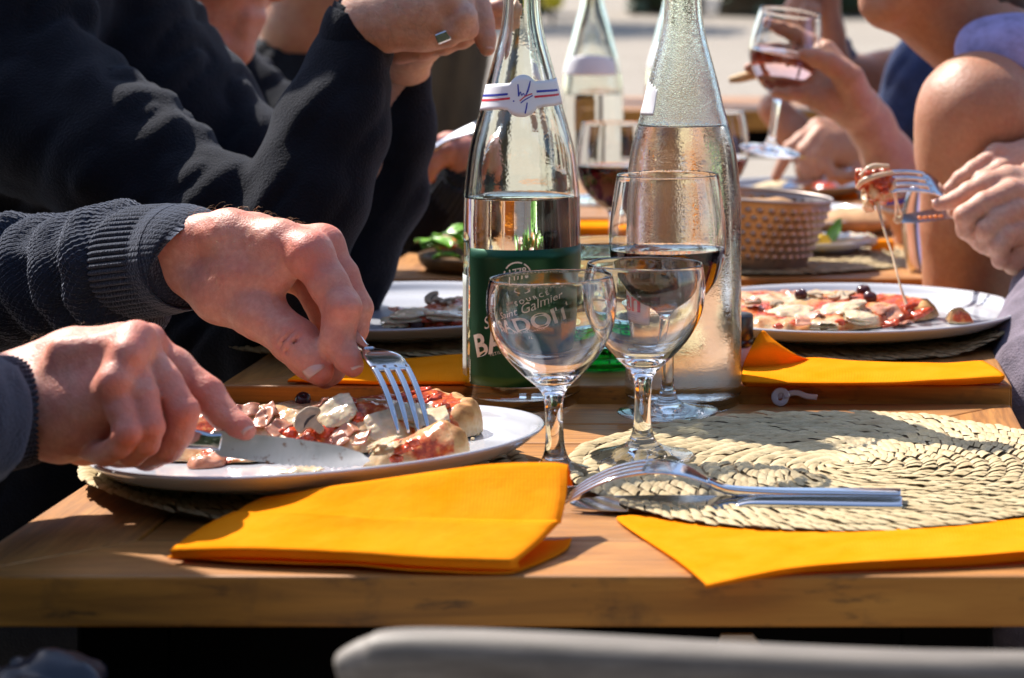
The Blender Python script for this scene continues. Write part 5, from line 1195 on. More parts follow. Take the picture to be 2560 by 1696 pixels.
V, F = tt.mesh(.006, disp=folds); obj('shirt', V, F, M['mauve'], dinI)
leg = Body()
leg.chain([(2640, 1000, 1.74, 190), (2640, 760, 1.90, 130)], .05)
for sy in (1.73, 1.90): leg.cone((.50, sy, .52), (.20, sy, .56), .08, .065, .03).cone((.20, sy, .56), (.22, sy, .10), .06, .042, .02).cone((.23, sy, .05), (.12, sy, .045), .042, .038, .02)
V, F = leg.mesh(.008, disp=folds); obj('trousers', V, F, M['mauve'], dinI)
hV2, hF2 = hair_mesh(ihc, (-.95, .1, -.2), (0, 0, 1)); obj('hair', hV2, hF2, M['head_hair'], dinI)

# ---- hand holding up the rose wine
gb = Body()
gb.chain([(2300, 590, 2.52, 60), (2262, 490, 2.49, 62), (2225, 400, 2.46, 62), (2175, 310, 2.44, 54), (2148, 268, 2.43, 48)], .015)
gb.chain([(2148, 268, 2.43, 46), (2110, 200, 2.44, 40), (2066, 128, 2.455, 27)], .012); gb.chain([(2140, 268, 2.43, 44), (2090, 215, 2.435, 38), (2032, 150, 2.45, 26)], .012)
gb.chain([(2130, 270, 2.425, 44), (2080, 232, 2.42, 38), (2022, 205, 2.43, 27)], .012); gb.chain([(2120, 275, 2.42, 42), (2070, 252, 2.41, 34), (2012, 238, 2.41, 24)], .012)
gb.chain([(2066, 128, 2.46, 23), (2030, 105, 2.467, 21), (1985, 84, 2.468, 20), (1950, 70, 2.466, 17), (1914, 55, 2.464, 12)], .004)
gb.chain([(2032, 150, 2.455, 22), (1985, 130, 2.466, 20), (1940, 126, 2.466, 18), (1892, 122, 2.460, 13)], .004)
gb.chain([(2022, 205, 2.435, 22), (1960, 190, 2.462, 19), (1910, 178, 2.464, 17), (1872, 170, 2.455, 12)], .004)
gb.chain([(2012, 240, 2.408, 20), (1975, 236, 2.40, 17), (1940, 232, 2.40, 13)], .004)
gb.chain([(2150, 262, 2.41, 46), (2125, 200, 2.39, 36), (2075, 160, 2.382, 25), (2040, 146, 2.381, 21), (2010, 136, 2.381, 16)], .006)
gV2, gF2 = gb.mesh(.0018, disp=skinbump(.0006, 120))
g2 = Body(); ghc = Vector((.36, 2.62, 1.24)); head_into(g2, ghc, (-.95, -.1, -.1), (0, 0, 1), .95, neck=np.array((.42, 2.62, 1.07))); g2.cone((.43, 2.52, 1.0), tuple(W(2310, 600, 2.53)), .042, .036, .02)
g2.cone((.42, 2.62, 1.07), (.47, 2.62, .6), .06, .11, .05).cone((.45, 2.52, 1.0), (.45, 2.7, 1.0), .05, .05, .05)
g2V, g2F = g2.mesh(.005)
womG = person([(gV2, gF2), (g2V, g2F)], M['skin_olive'], 'person raising a tilted wine glass, bare forearm with thin bracelets', Vector((.47, 2.62, 0)))
tt = Body(); tt.cone((.47, 2.62, .50), (.47, 2.62, .85), .14, .14, .05).cone((.45, 2.50, 1.0), (.45, 2.74, 1.0), .07, .07, .05).cone((.47, 2.62, .85), (.45, 2.62, 1.0), .14, .11, .05)
V, F = tt.mesh(.007, disp=folds); obj('shirt', V, F, M['grey_cloth'], womG)
hV2, hF2 = hair_mesh(ghc, (-.95, -.1, -.1), (0, 0, 1)); obj('hair', hV2, hF2, M['head_hair'], womG)
def bracelet(parent, c, axis, r, th, m, name='bracelet', beads=0):
    ax = Vector(axis).normalized(); u = ax.orthogonal().normalized(); v = ax.cross(u); P = [tuple(Vector(c)+(u*math.cos(t)+v*math.sin(t))*r) for t in np.linspace(0, 2*math.pi, 49)]
    rad = [th*(1+.5*(math.sin(i*2.1) > 0)) if beads else th for i in range(49)]
    V, F = tube(P, rad, 8, 97, up=tuple(ax)); return obj(name, V, F, M[m], parent)
ax = W(2225, 400, 2.46)-W(2262, 490, 2.49)
bracelet(womG, W(2244, 448, 2.476), ax, PX(65, 2.47), .0011, 'silver'); bracelet(womG, W(2250, 462, 2.48), ax, PX(66, 2.47), .0022, 'ink_blue', beads=1); bracelet(womG, W(2258, 482, 2.486), ax, PX(66, 2.47), .0022, 'ceramic', beads=1)

# ---- the person farther back, cutting food, with one forearm upright
nb_ = Body()
nb_.chain([(2230, 440, 2.98, 58), (2150, 380, 2.96, 58), (2110, 355, 2.95, 54)], .015)
nb_.chain([(2120, 350, 2.94, 46), (2046, 322, 2.92, 28)], .012); nb_.chain([(2120, 370, 2.93, 48), (2062, 350, 2.905, 28)], .012); nb_.chain([(2120, 390, 2.93, 48), (2070, 380, 2.90, 28)], .012)
nb_.chain([(2046, 322, 2.92, 24), (2004, 352, 2.905, 21), (1975, 372, 2.90, 18), (1940, 442, 2.90, 13)], .004)
nb_.chain([(2052, 335, 2.905, 24), (2012, 380, 2.89, 22), (2008, 425, 2.885, 20), (2020, 462, 2.885, 15)], .0035)
nb_.chain([(2064, 352, 2.90, 24), (2030, 395, 2.885, 20), (2040, 432, 2.885, 17)], .0035)
nb_.chain([(2075, 375, 2.90, 24), (2058, 410, 2.89, 20), (2080, 438, 2.89, 17), (2120, 440, 2.90, 15)], .0035)
nb_.chain([(2150, 400, 2.93, 36), (2140, 430, 2.91, 22), (2105, 450, 2.905, 16)], .006)
n2 = Body(); n2.chain([(2090, 165, 3.32, 44), (2078, 80, 3.31, 32), (2062, -10, 3.30, 36)], .012); n2.chain([(2062, -10, 3.30, 36), (2010, -10, 3.28, 34), (1985, 20, 3.27, 26)], .01)
for pts in ([(1990, 10, 3.27, 18), (1975, 45, 3.26, 15), (1995, 62, 3.26, 13)], [(2015, 20, 3.26, 18), (2000, 55, 3.25, 15), (2015, 75, 3.25, 13)], [(2038, 25, 3.26, 18), (2030, 60, 3.255, 15), (2042, 82, 3.255, 12)]): n2.chain(pts, .004)
n3 = Body(); n3.chain([(1935, 272, 3.3, 40), (1985, 330, 3.3, 44), (2030, 400, 3.32, 44)], .012)
nh = Body(); nhc = Vector((.24, 3.26, 1.27)); head_into(nh, nhc, (-.9, -.3, -.1), (0, 0, 1), neck=np.array((.30, 3.28, 1.10)))
nh.cone((.30, 3.28, 1.10), (.33, 3.26, .6), .06, .11, .05).cone((.32, 3.15, 1.0), (.32, 3.4, 1.0), .05, .05, .05).cone((.32, 3.15, 1.0), (.30, 3.06, .84), .045, .04, .03).cone((.30, 3.06, .84), tuple(W(2225, 437, 2.98)), .04, .03, .03)
nh.cone((.32, 3.38, 1.0), (.12, 3.40, .92), .045, .04, .03).cone((.12, 3.40, .92), tuple(W(2088, 168, 3.325)), .038, .026, .02).cone((.12, 3.40, .92), tuple(W(2030, 398, 3.32)), .038, .026, .02)
N1 = nb_.mesh(.0022, disp=skinbump(.0007, 110)); N2 = n2.mesh(.0028); N3 = n3.mesh(.003); N4 = nh.mesh(.006)
perH = person([N1, N2, N3, N4], M['skin_olive'], 'person at the far right end of the row cutting food, gold ring on one hand', Vector((.34, 3.3, 0)))
jk = Body(); jk.chain([(2300, 200, 3.02, 85), (2265, 290, 3.03, 78), (2225, 330, 3.05, 48)], .02); jk.cone((.34, 3.25, .5), (.33, 3.22, .95), .15, .15, .05).chain([(2330, 150, 3.05, 90), (2360, 330, 3.1, 150)], .03); jk.chain([(2092, 130, 3.33, 42), (2110, 190, 3.36, 46), (2200, 300, 3.40, 60)], .02)
V, F = jk.mesh(.005, disp=folds); obj('jacket', V, F, M['denim'], perH)
bracelet(perH, W(2005, 392, 2.889), (-.3, .0, -1), PX(24, 2.889), .0012, 'gold', 'finger_ring')
hV2, hF2 = hair_mesh(nhc, (-.9, -.3, -.1), (0, 0, 1)); obj('hair', hV2, hF2, M['black_hair'], perH)
kf2 = knife(W(1955, 468, 2.86), W(2150, 415, 2.91), (.1, -.5, .8), 'blurred knife in the hand that is cutting far down the table', bw=.016, serr=False)
# pale stick of bread between the fingers of the raised hand
V, F = tube([tuple(W(1823, 201, 2.465)), tuple(W(1850, 196, 2.465)), tuple(W(1880, 189, 2.468)), tuple(W(1915, 184, 2.47))], [.0034, .0052, .0055, .0050], 14, 20)
obj('breadstick', V, F, M['cork'], label='short pale breadstick poking out left of the raised rose wine', cat='breadstick')
# ------------------------------------------------------------------ food
def poly_sd(P, X, Y):
    """signed distance to a polygon (negative inside), vectorised"""
    P = np.asarray(P, float); d = np.full(X.shape, 1e9); ins = np.zeros(X.shape, bool); n = len(P)
    for i in range(n):
        a, b = P[i], P[(i+1) % n]; ex, ey = b-a; wx, wy = X-a[0], Y-a[1]; t = np.clip((wx*ex+wy*ey)/(ex*ex+ey*ey), 0, 1)
        d = np.minimum(d, (wx-ex*t)**2+(wy-ey*t)**2)
        c = ((a[1] <= Y) & (b[1] > Y)) | ((b[1] <= Y) & (a[1] > Y)); s = (b[0]-a[0])*(Y-a[1])/(b[1]-a[1]+1e-12)+a[0]; ins ^= c & (X < s)
    d = np.sqrt(d); return np.where(ins, -d, d)
def line_d(P, X, Y):
    d = np.full(X.shape, 1e9)
    for a, b in zip(P[:-1], P[1:]):
        a, b = np.array(a), np.array(b); e = b-a; t = np.clip(((X-a[0])*e[0]+(Y-a[1])*e[1])/(e@e), 0, 1); d = np.minimum(d, np.hypot(X-a[0]-e[0]*t, Y-a[1]-e[1]*t))
    return d
class Pizza:
    def __init__(s, poly, floor, height, crust, label, vox=.0014, crust_h=.011, crust_w=.020, seed=0, sauce_bias=0.0, name='pizza'):
        s.poly = [tuple(p) for p in poly]; s.floor = floor; s.height = height; s.crust = crust; s.seed = seed; s.ch = crust_h; s.cw = crust_w
        P = np.array(s.poly); lo = P.min(0)-.01; hi = P.max(0)+.01
        xs = np.arange(lo[0], hi[0], vox); ys = np.arange(lo[1], hi[1], vox); X, Y = np.meshgrid(xs, ys, indexing='ij')
        fl = floor(X, Y); tp = s.top(X, Y); sd = poly_sd(s.poly, X, Y)+.004*fbm(np.stack([X, Y, X*0+seed], -1), 70, 2)
        z0, z1 = fl.min()-.004, tp.max()+.008; zs = np.arange(z0, z1, vox); Z = zs[None, None, :]
        a = np.broadcast_to(sd[..., None], X.shape+(len(zs),)); b = (Z-tp[..., None])*.8; c = (fl[..., None]+.0008)-Z
        k = .017; h = np.maximum(k-np.abs(a-b), 0)/k; G = np.maximum(a, b)+h*h*k/4; G = np.maximum(G, c).astype(np.float32)
        V, F = nets(G, np.array([lo[0], lo[1], z0]), vox)
        o = obj(name, V, F, M['pizza'], label=label, cat='pizza'); s.o = o
        cr = line_d(crust, V[:, 0], V[:, 1]) if crust else np.full(len(V), 9.0)
        nrm = vnormals(V, F); jag = .007*fbm(V, 90, 2)
        side = np.clip((.35-nrm[:, 2])*2.5, 0, 1)*(V[:, 2] < s.top(V[:, 0], V[:, 1])-.003)
        crust_a = np.maximum(np.clip((s.cw*.8-cr+jag)/.006, 0, 1), side)
        sauce_a = np.clip(.30+sauce_bias+.55*np.exp(-((cr-s.cw*1.35)/.012)**2)+.9*fbm(V+seed*3.3, 34, 2), 0, 1)
        for n_, v in (('crust', crust_a), ('sauce', sauce_a), ('side', side)):
            at = o.data.attributes.new(n_, 'FLOAT', 'POINT'); at.data.foreach_set('value', v.astype(np.float32))
    def top(s, X, Y):
        p = np.stack([X, Y, X*0+s.seed*1.7], -1); h = s.height(X, Y)
        if s.crust: h = h+s.ch*np.exp(-(line_d(s.crust, X, Y)/s.cw)**2)
        return s.floor(X, Y)+h+.0042*fbm(p, 60, 2)+.0022*fbm(p, 190, 2)
    def hit(s, x, y, d0=1.2, d1=2.2):
        for d in np.arange(d0, d1, .0008):
            p = W(x, y, d)
            if poly_sd(s.poly, np.array([p[0]]), np.array([p[1]]))[0] < .004 and p[2] <= float(s.top(np.array([p[0]]), np.array([p[1]]))[0])+.0006: return p
        return None
    def nor(s, p):
        e = .004; f = lambda a, b: float(s.top(np.array([a]), np.array([b]))[0]); return Vector((f(p[0]-e, p[1])-f(p[0]+e, p[1]), f(p[0], p[1]-e)-f(p[0], p[1]+e), 2*e)).normalized()
def orient(n, spin=0.0):
    n = Vector(n); x = Vector((1, 0, 0)); x = (x-n*x.dot(n)).normalized(); y = n.cross(x); c, s_ = math.cos(spin), math.sin(spin); a = x*c+y*s_; b = n.cross(a); return a, b, n
def topping(pz, kind, x, y, r, spin=0.0, lift=0.0, tilt=None):
    p = pz.hit(x, y)
    if p is None: return None
    n = pz.nor(p) if tilt is None else Vector(tilt).normalized(); a, b, n = orient(n, spin); r = PX(r, p[1]); q = Vector(p)+n*lift
    Mx = np.array([[a.x, b.x, n.x], [a.y, b.y, n.y], [a.z, b.z, n.z]])
    put = lambda V: np.asarray(V, float)@Mx.T+np.array(q)
    if kind == 'olive':
        pr = smooth_prof([(.02, .62), (.30, .78), (.74, .62), (1, 0), (.80, -.55), (.3, -.80), (.001, -.82)][::-1], 22); V, F = lathe([(u*r, (v+.35)*r) for u, v in pr]+[(.16*r, .85*r), (0.001, .45*r)], 26); return obj('olive', put(V), F, M['olive'], pz.o)
    if kind in ('ham', 'slice'):
        nu, nv = 15, 11; u, v = np.meshgrid(np.linspace(-1, 1, nu), np.linspace(-.7, .7, nv)); q0 = np.stack([u, v, u*0+x*.13], -1)
        z = .30*np.sin(u*4.2+2*vnoise(q0, .9)*3)+.35*vnoise(q0, 1.9)+.28; e = 1+.35*vnoise(q0, 1.2)
        V = np.stack([u*e*r, v*e*r, z*r*.40], -1).reshape(-1, 3); F = [(j*nu+i, j*nu+i+1, (j+1)*nu+i+1, (j+1)*nu+i) for j in range(nv-1) for i in range(nu-1)]
        o = obj('ham_slice', put(V), F, M['ham'], pz.o); m = o.modifiers.new('t', 'SOLIDIFY'); m.thickness = .0012; m = o.modifiers.new('s', 'SUBSURF'); m.levels = m.render_levels = 1; return o
    if kind == 'mushroom':
        out = [(-.95, .10), (-.80, .55), (-.35, .92), (.15, .95), (.65, .72), (.93, .22), (.80, -.02), (.42, -.06), (.30, -.30), (.26, -.85), (-.18, -.9), (-.22, -.35), (-.42, -.08), (-.80, -.06)]
        P = catmull([(*c, 0) for c in out+out[:1]], 40)[:-1, :2]; V, F = prism([(u*r, v*r) for u, v in P], 0, .0030); V = np.array(V); V[:, 2] += .10*V[:, 0]**2/r
        o = obj('mushroom_slice', put(V), F, M['mushroom'], pz.o, smooth=False, bevel=.0007)
        g_ = [(-.55, .02), (-.30, .22), (.0, .28), (.32, .20), (.55, .04), (.30, .06), (.05, .12), (-.25, .08)]; V, F = prism([(u*r, v*r) for u, v in g_], .0029, .0034); obj('gill', put(V), F, M['mushroom_gill'], o, smooth=False); return o
    if kind in ('mozz', 'tomato'):
        b_ = Body(); rng = np.random.default_rng(int(x*7+y)); 
        if kind == 'mozz':
            b_.ell((0, 0, -r*.02), np.array([1.0, .66, .085])*r, .004)
            for k in range(4): a_ = rng.random()*6.28; b_.ell((r*.62*math.cos(a_), r*.42*math.sin(a_), -r*.01), np.array([.50, .36, .075])*r, .006)
        else:
            for k in range(9): b_.ell(rng.normal(0, .50, 3)*np.array([r, r*.75, r*.06])+np.array([0, 0, -r*.02]), np.array([.40, .32, .17])*r*rng.uniform(.5, 1.25), .003)
        V, F = b_.mesh(max(r/14, .0006), disp=lambda p: fbm(p+x, 1.8/r, 3)*r*(.13 if kind == 'mozz' else .24)); return obj('mozzarella' if kind == 'mozz' else 'tomato_pulp', put(V), F, M['mozzarella' if kind == 'mozz' else 'tomato'], pz.o)
fl1 = lambda X, Y: .7560-.0402*(Y-1.342)+.0454*(X+.300)
def h1(X, Y):
    Y = Y-.022; X = X+.004; v = (Y-1.310)/.032; near = np.clip(v, 0, 1); far = np.clip((Y-1.342)/.09, 0, 1); ridge = .024*near-.010*far; k = np.clip((X+.262)/.022, 0, 1)
    flat = .006+.013*np.clip((Y-1.325)/.07, 0, 1); return ridge*(1-k)+flat*k+.004
poly1 = [(-.410, 1.400), (-.400, 1.318), (-.350, 1.291), (-.290, 1.292), (-.266, 1.308), (-.246, 1.330), (-.212, 1.358), (-.203, 1.378), (-.217, 1.408), (-.250, 1.428), (-.300, 1.436), (-.360, 1.432)]
poly1 = [(x-.004, y+.022) for x, y in poly1]
pz1 = Pizza(poly1, fl1, h1, [(x-.004, y+.022) for x, y in ((-.208, 1.360), (-.205, 1.380), (-.219, 1.408), (-.250, 1.426), (-.290, 1.434))], 'folded slice of ham and mushroom pizza being cut on the nearest plate', seed=1, sauce_bias=.14, crust_h=.0045)
def Z7(x, y): return 520+.2957*x, 940+.2957*y
for kind, x, y, r, sp, lf, tl in (('olive', 805, 225, 20, .4, .001, (.1, -.6, .8)), ('mushroom', 880, 410, 42, .9, .0030, (.05, -.90, .42)), ('ham', 340, 300, 30, .2, .001, None), ('ham', 470, 370, 34, 1.1, .001, None), ('ham', 520, 300, 24, 2.1, .001, None), ('ham', 1180, 470, 30, .5, .001, None), ('ham', 1120, 540, 26, 2.2, .001, None), ('ham', 1300, 540, 26, 1.4, .001, None), ('tomato', 700, 470, 26, .3, 0, None), ('ham', 600, 440, 30, .9, .001, None), ('tomato', 1000, 470, 22, .3, 0, None), ('ham', 950, 240, 26, .3, .001, None), ('mozz', 1090, 330, 40, .5, 0, None), ('mozz', 1480, 430, 30, .4, 0, None), ('tomato', 1240, 370, 22, 0, 0, None), ('tomato', 820, 540, 20, 0, 0, None), ('tomato', 1180, 220, 22, 0, 0, None), ('tomato', 1720, 150, 30, 0, 0, None), ('tomato', 1850, 200, 30, .6, 0, None), ('tomato', 1980, 260, 22, 0, 0, None), ('tomato', 1650, 180, 22, .3, 0, None), ('mozz', 1720, 320, 42, .6, 0, None), ('mozz', 1880, 370, 34, .3, 0, None)):
    topping(pz1, kind, *Z7(x, y), r, sp, lf, tl)
fl1b = lambda X, Y: fl1(X, Y)
poly1b = [(-.264, 1.283), (-.258, 1.303), (-.236, 1.315), (-.212, 1.312), (-.199, 1.297), (-.204, 1.286), (-.228, 1.276), (-.252, 1.274)]
pz2 = Pizza(poly1b, fl1b, lambda X, Y: .0135+.003*np.clip((X+.25)/.03, 0, 1), [(-.226, 1.311), (-.206, 1.301), (-.202, 1.291)], 'small cut off bite of pizza crust at the tip of the knife', seed=4, crust_h=.007, crust_w=.016, sauce_bias=.12)
for kind, x, y, r, sp in (('tomato', 1650, 620, 26, 0), ('tomato', 1600, 700, 20, .5), ('tomato', 1740, 570, 18, .9), ('mozz', 1500, 590, 24, 1.1)): topping(pz2, kind, *Z7(x, y), r, sp)
# scraps left on the near part of the plate
def scrap(px, py, rx, ry, h, mat_, name, label, z=None, fl=None, seed=0):
    X, Y = T(px, py, .760)[:2]; zf = fl(X, Y) if fl else z; b = Body(); a = PX(rx, Y); c = PX(ry, Y)*4; b.ell((X, Y, zf+h*.3), np.array([a, min(c, a*.8), h*.7]), .003); b.ell((X+a*.4, Y+.004, zf+h*.4), np.array([a*.5, a*.4, h*.7]), .003)
    V, F = b.mesh(.0011, disp=lambda p: fbm(p+seed, 150, 2)*.0035); V[:, 2] = np.maximum(V[:, 2], zf+.0002); return obj(name, V, F, M[mat_], label=label, cat='food scrap')
scrap(515, 1142, 46, 8, .007, 'ham', 'ham_scrap', 'pale scrap of ham and cheese behind the fist holding the knife', fl=fl1, seed=2)
scrap(735, 1176, 56, 6, .0022, 'mozzarella', 'cheese_smear', 'smear of cheese and sauce below the knife blade', fl=fl1, seed=5)
for i, (x, y) in enumerate(((1172, 1105), (1195, 1082), (1183, 1096))):
    scrap(x, y, 5, 1.0, .0020, 'dough', 'crumb', ('breadcrumb nearest the front rim on the bare white part of the plate', 'breadcrumb in the shade of the crust end, the farthest one', 'breadcrumb between the two others on the bare white plate')[i], fl=fl1, seed=i)['group'] = 'crumbs on the nearest plate'
# right hand plate
fl2 = lambda X, Y: .7668+0*X
poly2 = [(-.092, 1.800), (-.098, 1.900), (-.050, 1.938), (.030, 1.940), (.086, 1.905), (.117, 1.866), (.106, 1.842), (.062, 1.796), (.036, 1.776), (-.030, 1.764), (-.07, 1.775)]
pz3 = Pizza(poly2, fl2, lambda X, Y: .0090+.006*np.clip((Y-1.77)/.1, 0, 1)-.004*np.clip((X-.06)/.04, 0, 1), [(.084, 1.902), (.113, 1.866), (.104, 1.846)], 'half eaten pizza with olives and mozzarella on the right hand plate', seed=7, crust_h=.0045, sauce_bias=.12, crust_w=.017)
def Z8(x, y): return 1780+.3295*x, 700+.3295*y
for kind, x, y, r, sp in (('olive', 1150, 105, 19, .3), ('olive', 1195, 152, 18, .8), ('olive', 675, 130, 17, .2), ('mozz', 960, 225, 52, .2), ('mozz', 600, 250, 44, .6), ('mozz', 1150, 290, 36, .1), ('mozz', 840, 350, 26, .1), ('ham', 750, 280, 34, .4), ('ham', 690, 320, 28, 1.6), ('ham', 1280, 225, 32, .9), ('ham', 1370, 250, 30, 2.0), ('ham', 560, 110, 30, .2), ('ham', 1450, 330, 24, .8), ('mushroom', 790, 135, 24, .5), ('mushroom', 1020, 130, 26, 1.9), ('mushroom', 320, 190, 26, 2.6), ('mushroom', 500, 205, 22, .7), ('mushroom', 930, 145, 18, 3.0), ('tomato', 1380, 320, 22, 0), ('tomato', 1550, 260, 22, .4), ('tomato', 1490, 200, 20, .9), ('tomato', 970, 320, 12, .1), ('tomato', 500, 350, 14, 0), ('tomato', 1610, 235, 14, .4), ('ham', 300, 150, 26, .5), ('ham', 1120, 210, 18, .5)):
    topping(pz3, kind, *Z8(x, y), r, sp)
cp = Pizza([(.1185, 1.822), (.1200, 1.840), (.1310, 1.845), (.1440, 1.838), (.1450, 1.824), (.1320, 1.819)], fl2, lambda X, Y: .0100+.0025*np.clip((.135-X)/.015, -1, 1), [(.1200, 1.842), (.1440, 1.840)], 'lone piece of bread crust on the bare right side of the large plate', vox=.0009, crust_h=.003, crust_w=.022, seed=11, name='crust_piece'); cp.o['category'] = 'bread crust'
# left hand plate of the second table
poly3 = [(-.352, 1.806), (-.334, 1.786), (-.262, 1.786), (-.220, 1.805), (-.222, 1.866), (-.290, 1.880), (-.338, 1.850)]
pz4 = Pizza(poly3, fl2, lambda X, Y: .0130+0*X, [(-.31, 1.874), (-.24, 1.872)], 'piece of cheesy pizza left on the plate beside the black sleeve', seed=9, crust_h=.008)
def Z3_(x, y): return 880+.2295*x, 600+.2295*y
for kind, x, y, r, sp in (('mozz', 620, 820, 36, .2), ('mozz', 1000, 830, 34, .2), ('ham', 500, 760, 20, .3), ('tomato', 790, 870, 16, 0), ('tomato', 1150, 880, 18, 0), ('mozz', 470, 900, 24, .4), ('mushroom', 1050, 700, 22, .4), ('tomato', 940, 920, 14, .3), ('mushroom', 900, 660, 26, 1.2)): topping(pz4, kind, *Z3_(x, y), r, sp)
q = T(1044, 828, .767); V, F = lathe(smooth_prof([(.0005, 0), (.0042, .001), (.0062, .0055), (.0050, .0105), (.0018, .0124), (.0005, .0110)], 20), 24, (q[0], q[1], .7671)); obj('olive', V, F, M['olive'], label='single black olive at the near rim of the left plate', cat='olive')

# salad plate, bread, far food
def leaf(c, a, b_, n, name, parent=None, mat_='lettuce', label=None, cat=None, cup=.25):
    a, b_, n = Vector(a), Vector(b_), Vector(n).normalized(); V, F = [], []
    for i in range(11):
        u = i/10; w_ = math.sin(math.pi*min(1, u*.92+.06))**.7
        for j in range(9):
            v = (j-4)/4; p = Vector(c)+a*u+b_*(v*w_)+n*(cup*b_.length*(v*v)*1.2+a.length*.22*math.sin(u*2.4)+.05*b_.length*math.sin(9*u+5*v)); V.append(tuple(p))
    for i in range(10):
        for j in range(8): k_ = i*9+j; F.append((k_, k_+9, k_+10, k_+1))
    o = obj(name, V, F, M[mat_], parent, label=label, cat=cat); m = o.modifiers.new('t', 'SOLIDIFY'); m.thickness = .0006; return o
zp = Z3+.0055+.0055
leaf(W(2052, 612, 2.38), W(2096, 560, 2.38)-W(2052, 612, 2.38), (0, .006, .010), (.5, -.7, .4), 'lettuce_leaf', label='bright green leaf standing on the small salad plate', cat='leaf')
def blob(c, rad, mat_, name, label, cat, seed=0, amp=.3, vox=None):
    r = max(rad); b = Body(); b.ell(c, np.array(rad), .004); V, F = b.mesh(vox or r/11, disp=lambda p: fbm(p+seed, 1.3/r, 2)*r*amp); return obj(name, V, F, M[mat_], label=label, cat=cat)
c = T(2120, 618, zp); blob((c[0], c[1]+.008, zp+.006), (.032, .026, .008), 'mozzarella', 'fresh_cheese', 'mound of white fresh cheese on the small salad plate', 'cheese')
c = W(2054, 618, 2.36); blob((c[0], c[1], zp+.006), (.010, .010, .010), 'lemon', 'yellow_pepper', 'yellow bite of vegetable under the bright green leaf', 'vegetable')
c = W(2130, 525, 2.62); blob((c[0], c[1], Z3+.014), (.055, .05, .017), 'bread', 'brown_bread', 'brown bread on the plate behind the small salad plate', 'bread', amp=.25)
c = W(2010, 520, 2.72); blob((c[0], c[1], Z3+.012), (.05, .04, .010), 'mozzarella', 'cheese_portion', 'pale cheese beside the brown bread, mostly behind the bucket', 'cheese')
c = W(1960, 458, 3.10); blob((c[0], c[1], Z4+.012), (.05, .035, .010), 'dough', 'pizza_remains', 'pale remains of pizza on the farthest plate', 'pizza')
c = W(2062, 462, 3.08); blob((c[0], c[1], Z4+.012), (.022, .022, .009), 'tomato', 'tomato_piece', 'red tomato piece on the farthest plate by the knife', 'tomato')
# wooden bowl with salad
wb = (W(1225, 676, 2.27)[0], 2.272, Z3+.0005)
V, F = lathe([(0, 0), (.060, 0)]+smooth_prof([(.066, .001), (.073, .008), (.075, .0155)], 10)+[(.0735, .0165), (.071, .0155)]+smooth_prof([(.069, .010), (.060, .006), (.001, .005)], 8)+[(0, .005)], 64, wb)
bo = obj('wooden_bowl', V, F, M['dark_wood'], origin=wb, label='shallow wooden bowl of salad between the black sleeve and first bottle', cat='bowl')
rng = np.random.default_rng(5)
for k in range(26):
    a, rr = rng.random()*6.28, .055*rng.random()**.5; c = Vector((wb[0]+rr*math.cos(a), wb[1]+rr*math.sin(a), wb[2]+.010+.016*rng.random())); d = Vector((math.cos(a+rng.normal(0, 1)), math.sin(a+rng.normal(0, 1)), rng.uniform(-.1, .6))).normalized(); s = d.cross(Vector((0, 0, 1))).normalized()
    leaf(c, d*.030, s*.011, d.cross(s)*-1, 'salad_leaf', bo)
for k in range(7):
    a, rr = rng.random()*6.28, .058*rng.random()**.5; b = Body(); c = (wb[0]+rr*math.cos(a), wb[1]+rr*math.sin(a), wb[2]+.020+.012*rng.random()); b.ell(c, np.array([.012, .009, .006]), .003); V, F = b.mesh(.0016, disp=lambda p: fbm(p, 120, 2)*.002); obj('vegetable_slice', V, F, M['carrot' if k % 2 else 'salad_pink'], bo)

# ------------------------------------------------------------------ hammered metal bucket
bk = Vector((W(1893, 690, 2.275)[0], 2.272, Z3+.0005)); h_ = .0715; rb, rt = .0500, .0740
t = thing('metal_bucket', bk, 'small hammered metal bucket with raised dots and a smooth rim', 'bucket', rot=(0, R(3.0), 0))
t.rotation_euler = (0, 0, 0)
ns, nr = 456, 90; V, F = [], []
rows_b = 7; nb = 38
for i in range(nr+1):
    z = h_*i/nr; r0 = rb+(rt-rb)*(i/nr)**.9
    for k in range(ns):
        a = 2*math.pi*k/ns; d = 0
        vv = (z-.010)/(h_*.80)*rows_b
        if 0 < vv < rows_b:
            row = int(vv); fa = (a/(2*math.pi)*nb+.5*(row % 2)) % 1-.5; fv = vv-row-.5; q2 = (fa/.32)**2+(fv/.32)**2
            d = .0026*math.exp(-2.0*q2) if q2 < 2.4 else 0
        V.append((bk.x+(r0+d)*math.cos(a), bk.y+(r0+d)*math.sin(a), bk.z+z))
for i in range(nr):
    for k in range(ns): j = (k+1) % ns; F.append((i*ns+k, i*ns+j, (i+1)*ns+j, (i+1)*ns+k))
F.append(tuple(range(ns-1, -1, -1)))
bd = obj('bucket_wall', V, F, M['copper_steel'], t); m = bd.modifiers.new('t', 'SOLIDIFY'); m.thickness = .0008; m.offset = -1
V, F = lathe([(rt-.0005, h_-.001), (rt+.0018, h_), (rt+.0022, h_+.0022), (rt, h_+.0034), (rt-.0018, h_+.0022), (rt-.0015, h_)], 96, bk, closed=True); obj('rim', V, F, M['copper_steel'], t)
t.rotation_euler = (0, R(4.0), 0); t.location.z += .0035
c = bk+Vector((0, 0, .066))
V, F = lathe([(0, 0), (.055, 0), (.060, .004), (.03, .009), (0, .011)], 40, c); 
bl = blob((c.x-.01, c.y, c.z-.004), (.055, .05, .010), 'bread', 'bread_slices', 'brown bread heaped inside the hammered metal bucket', 'bread', seed=3)

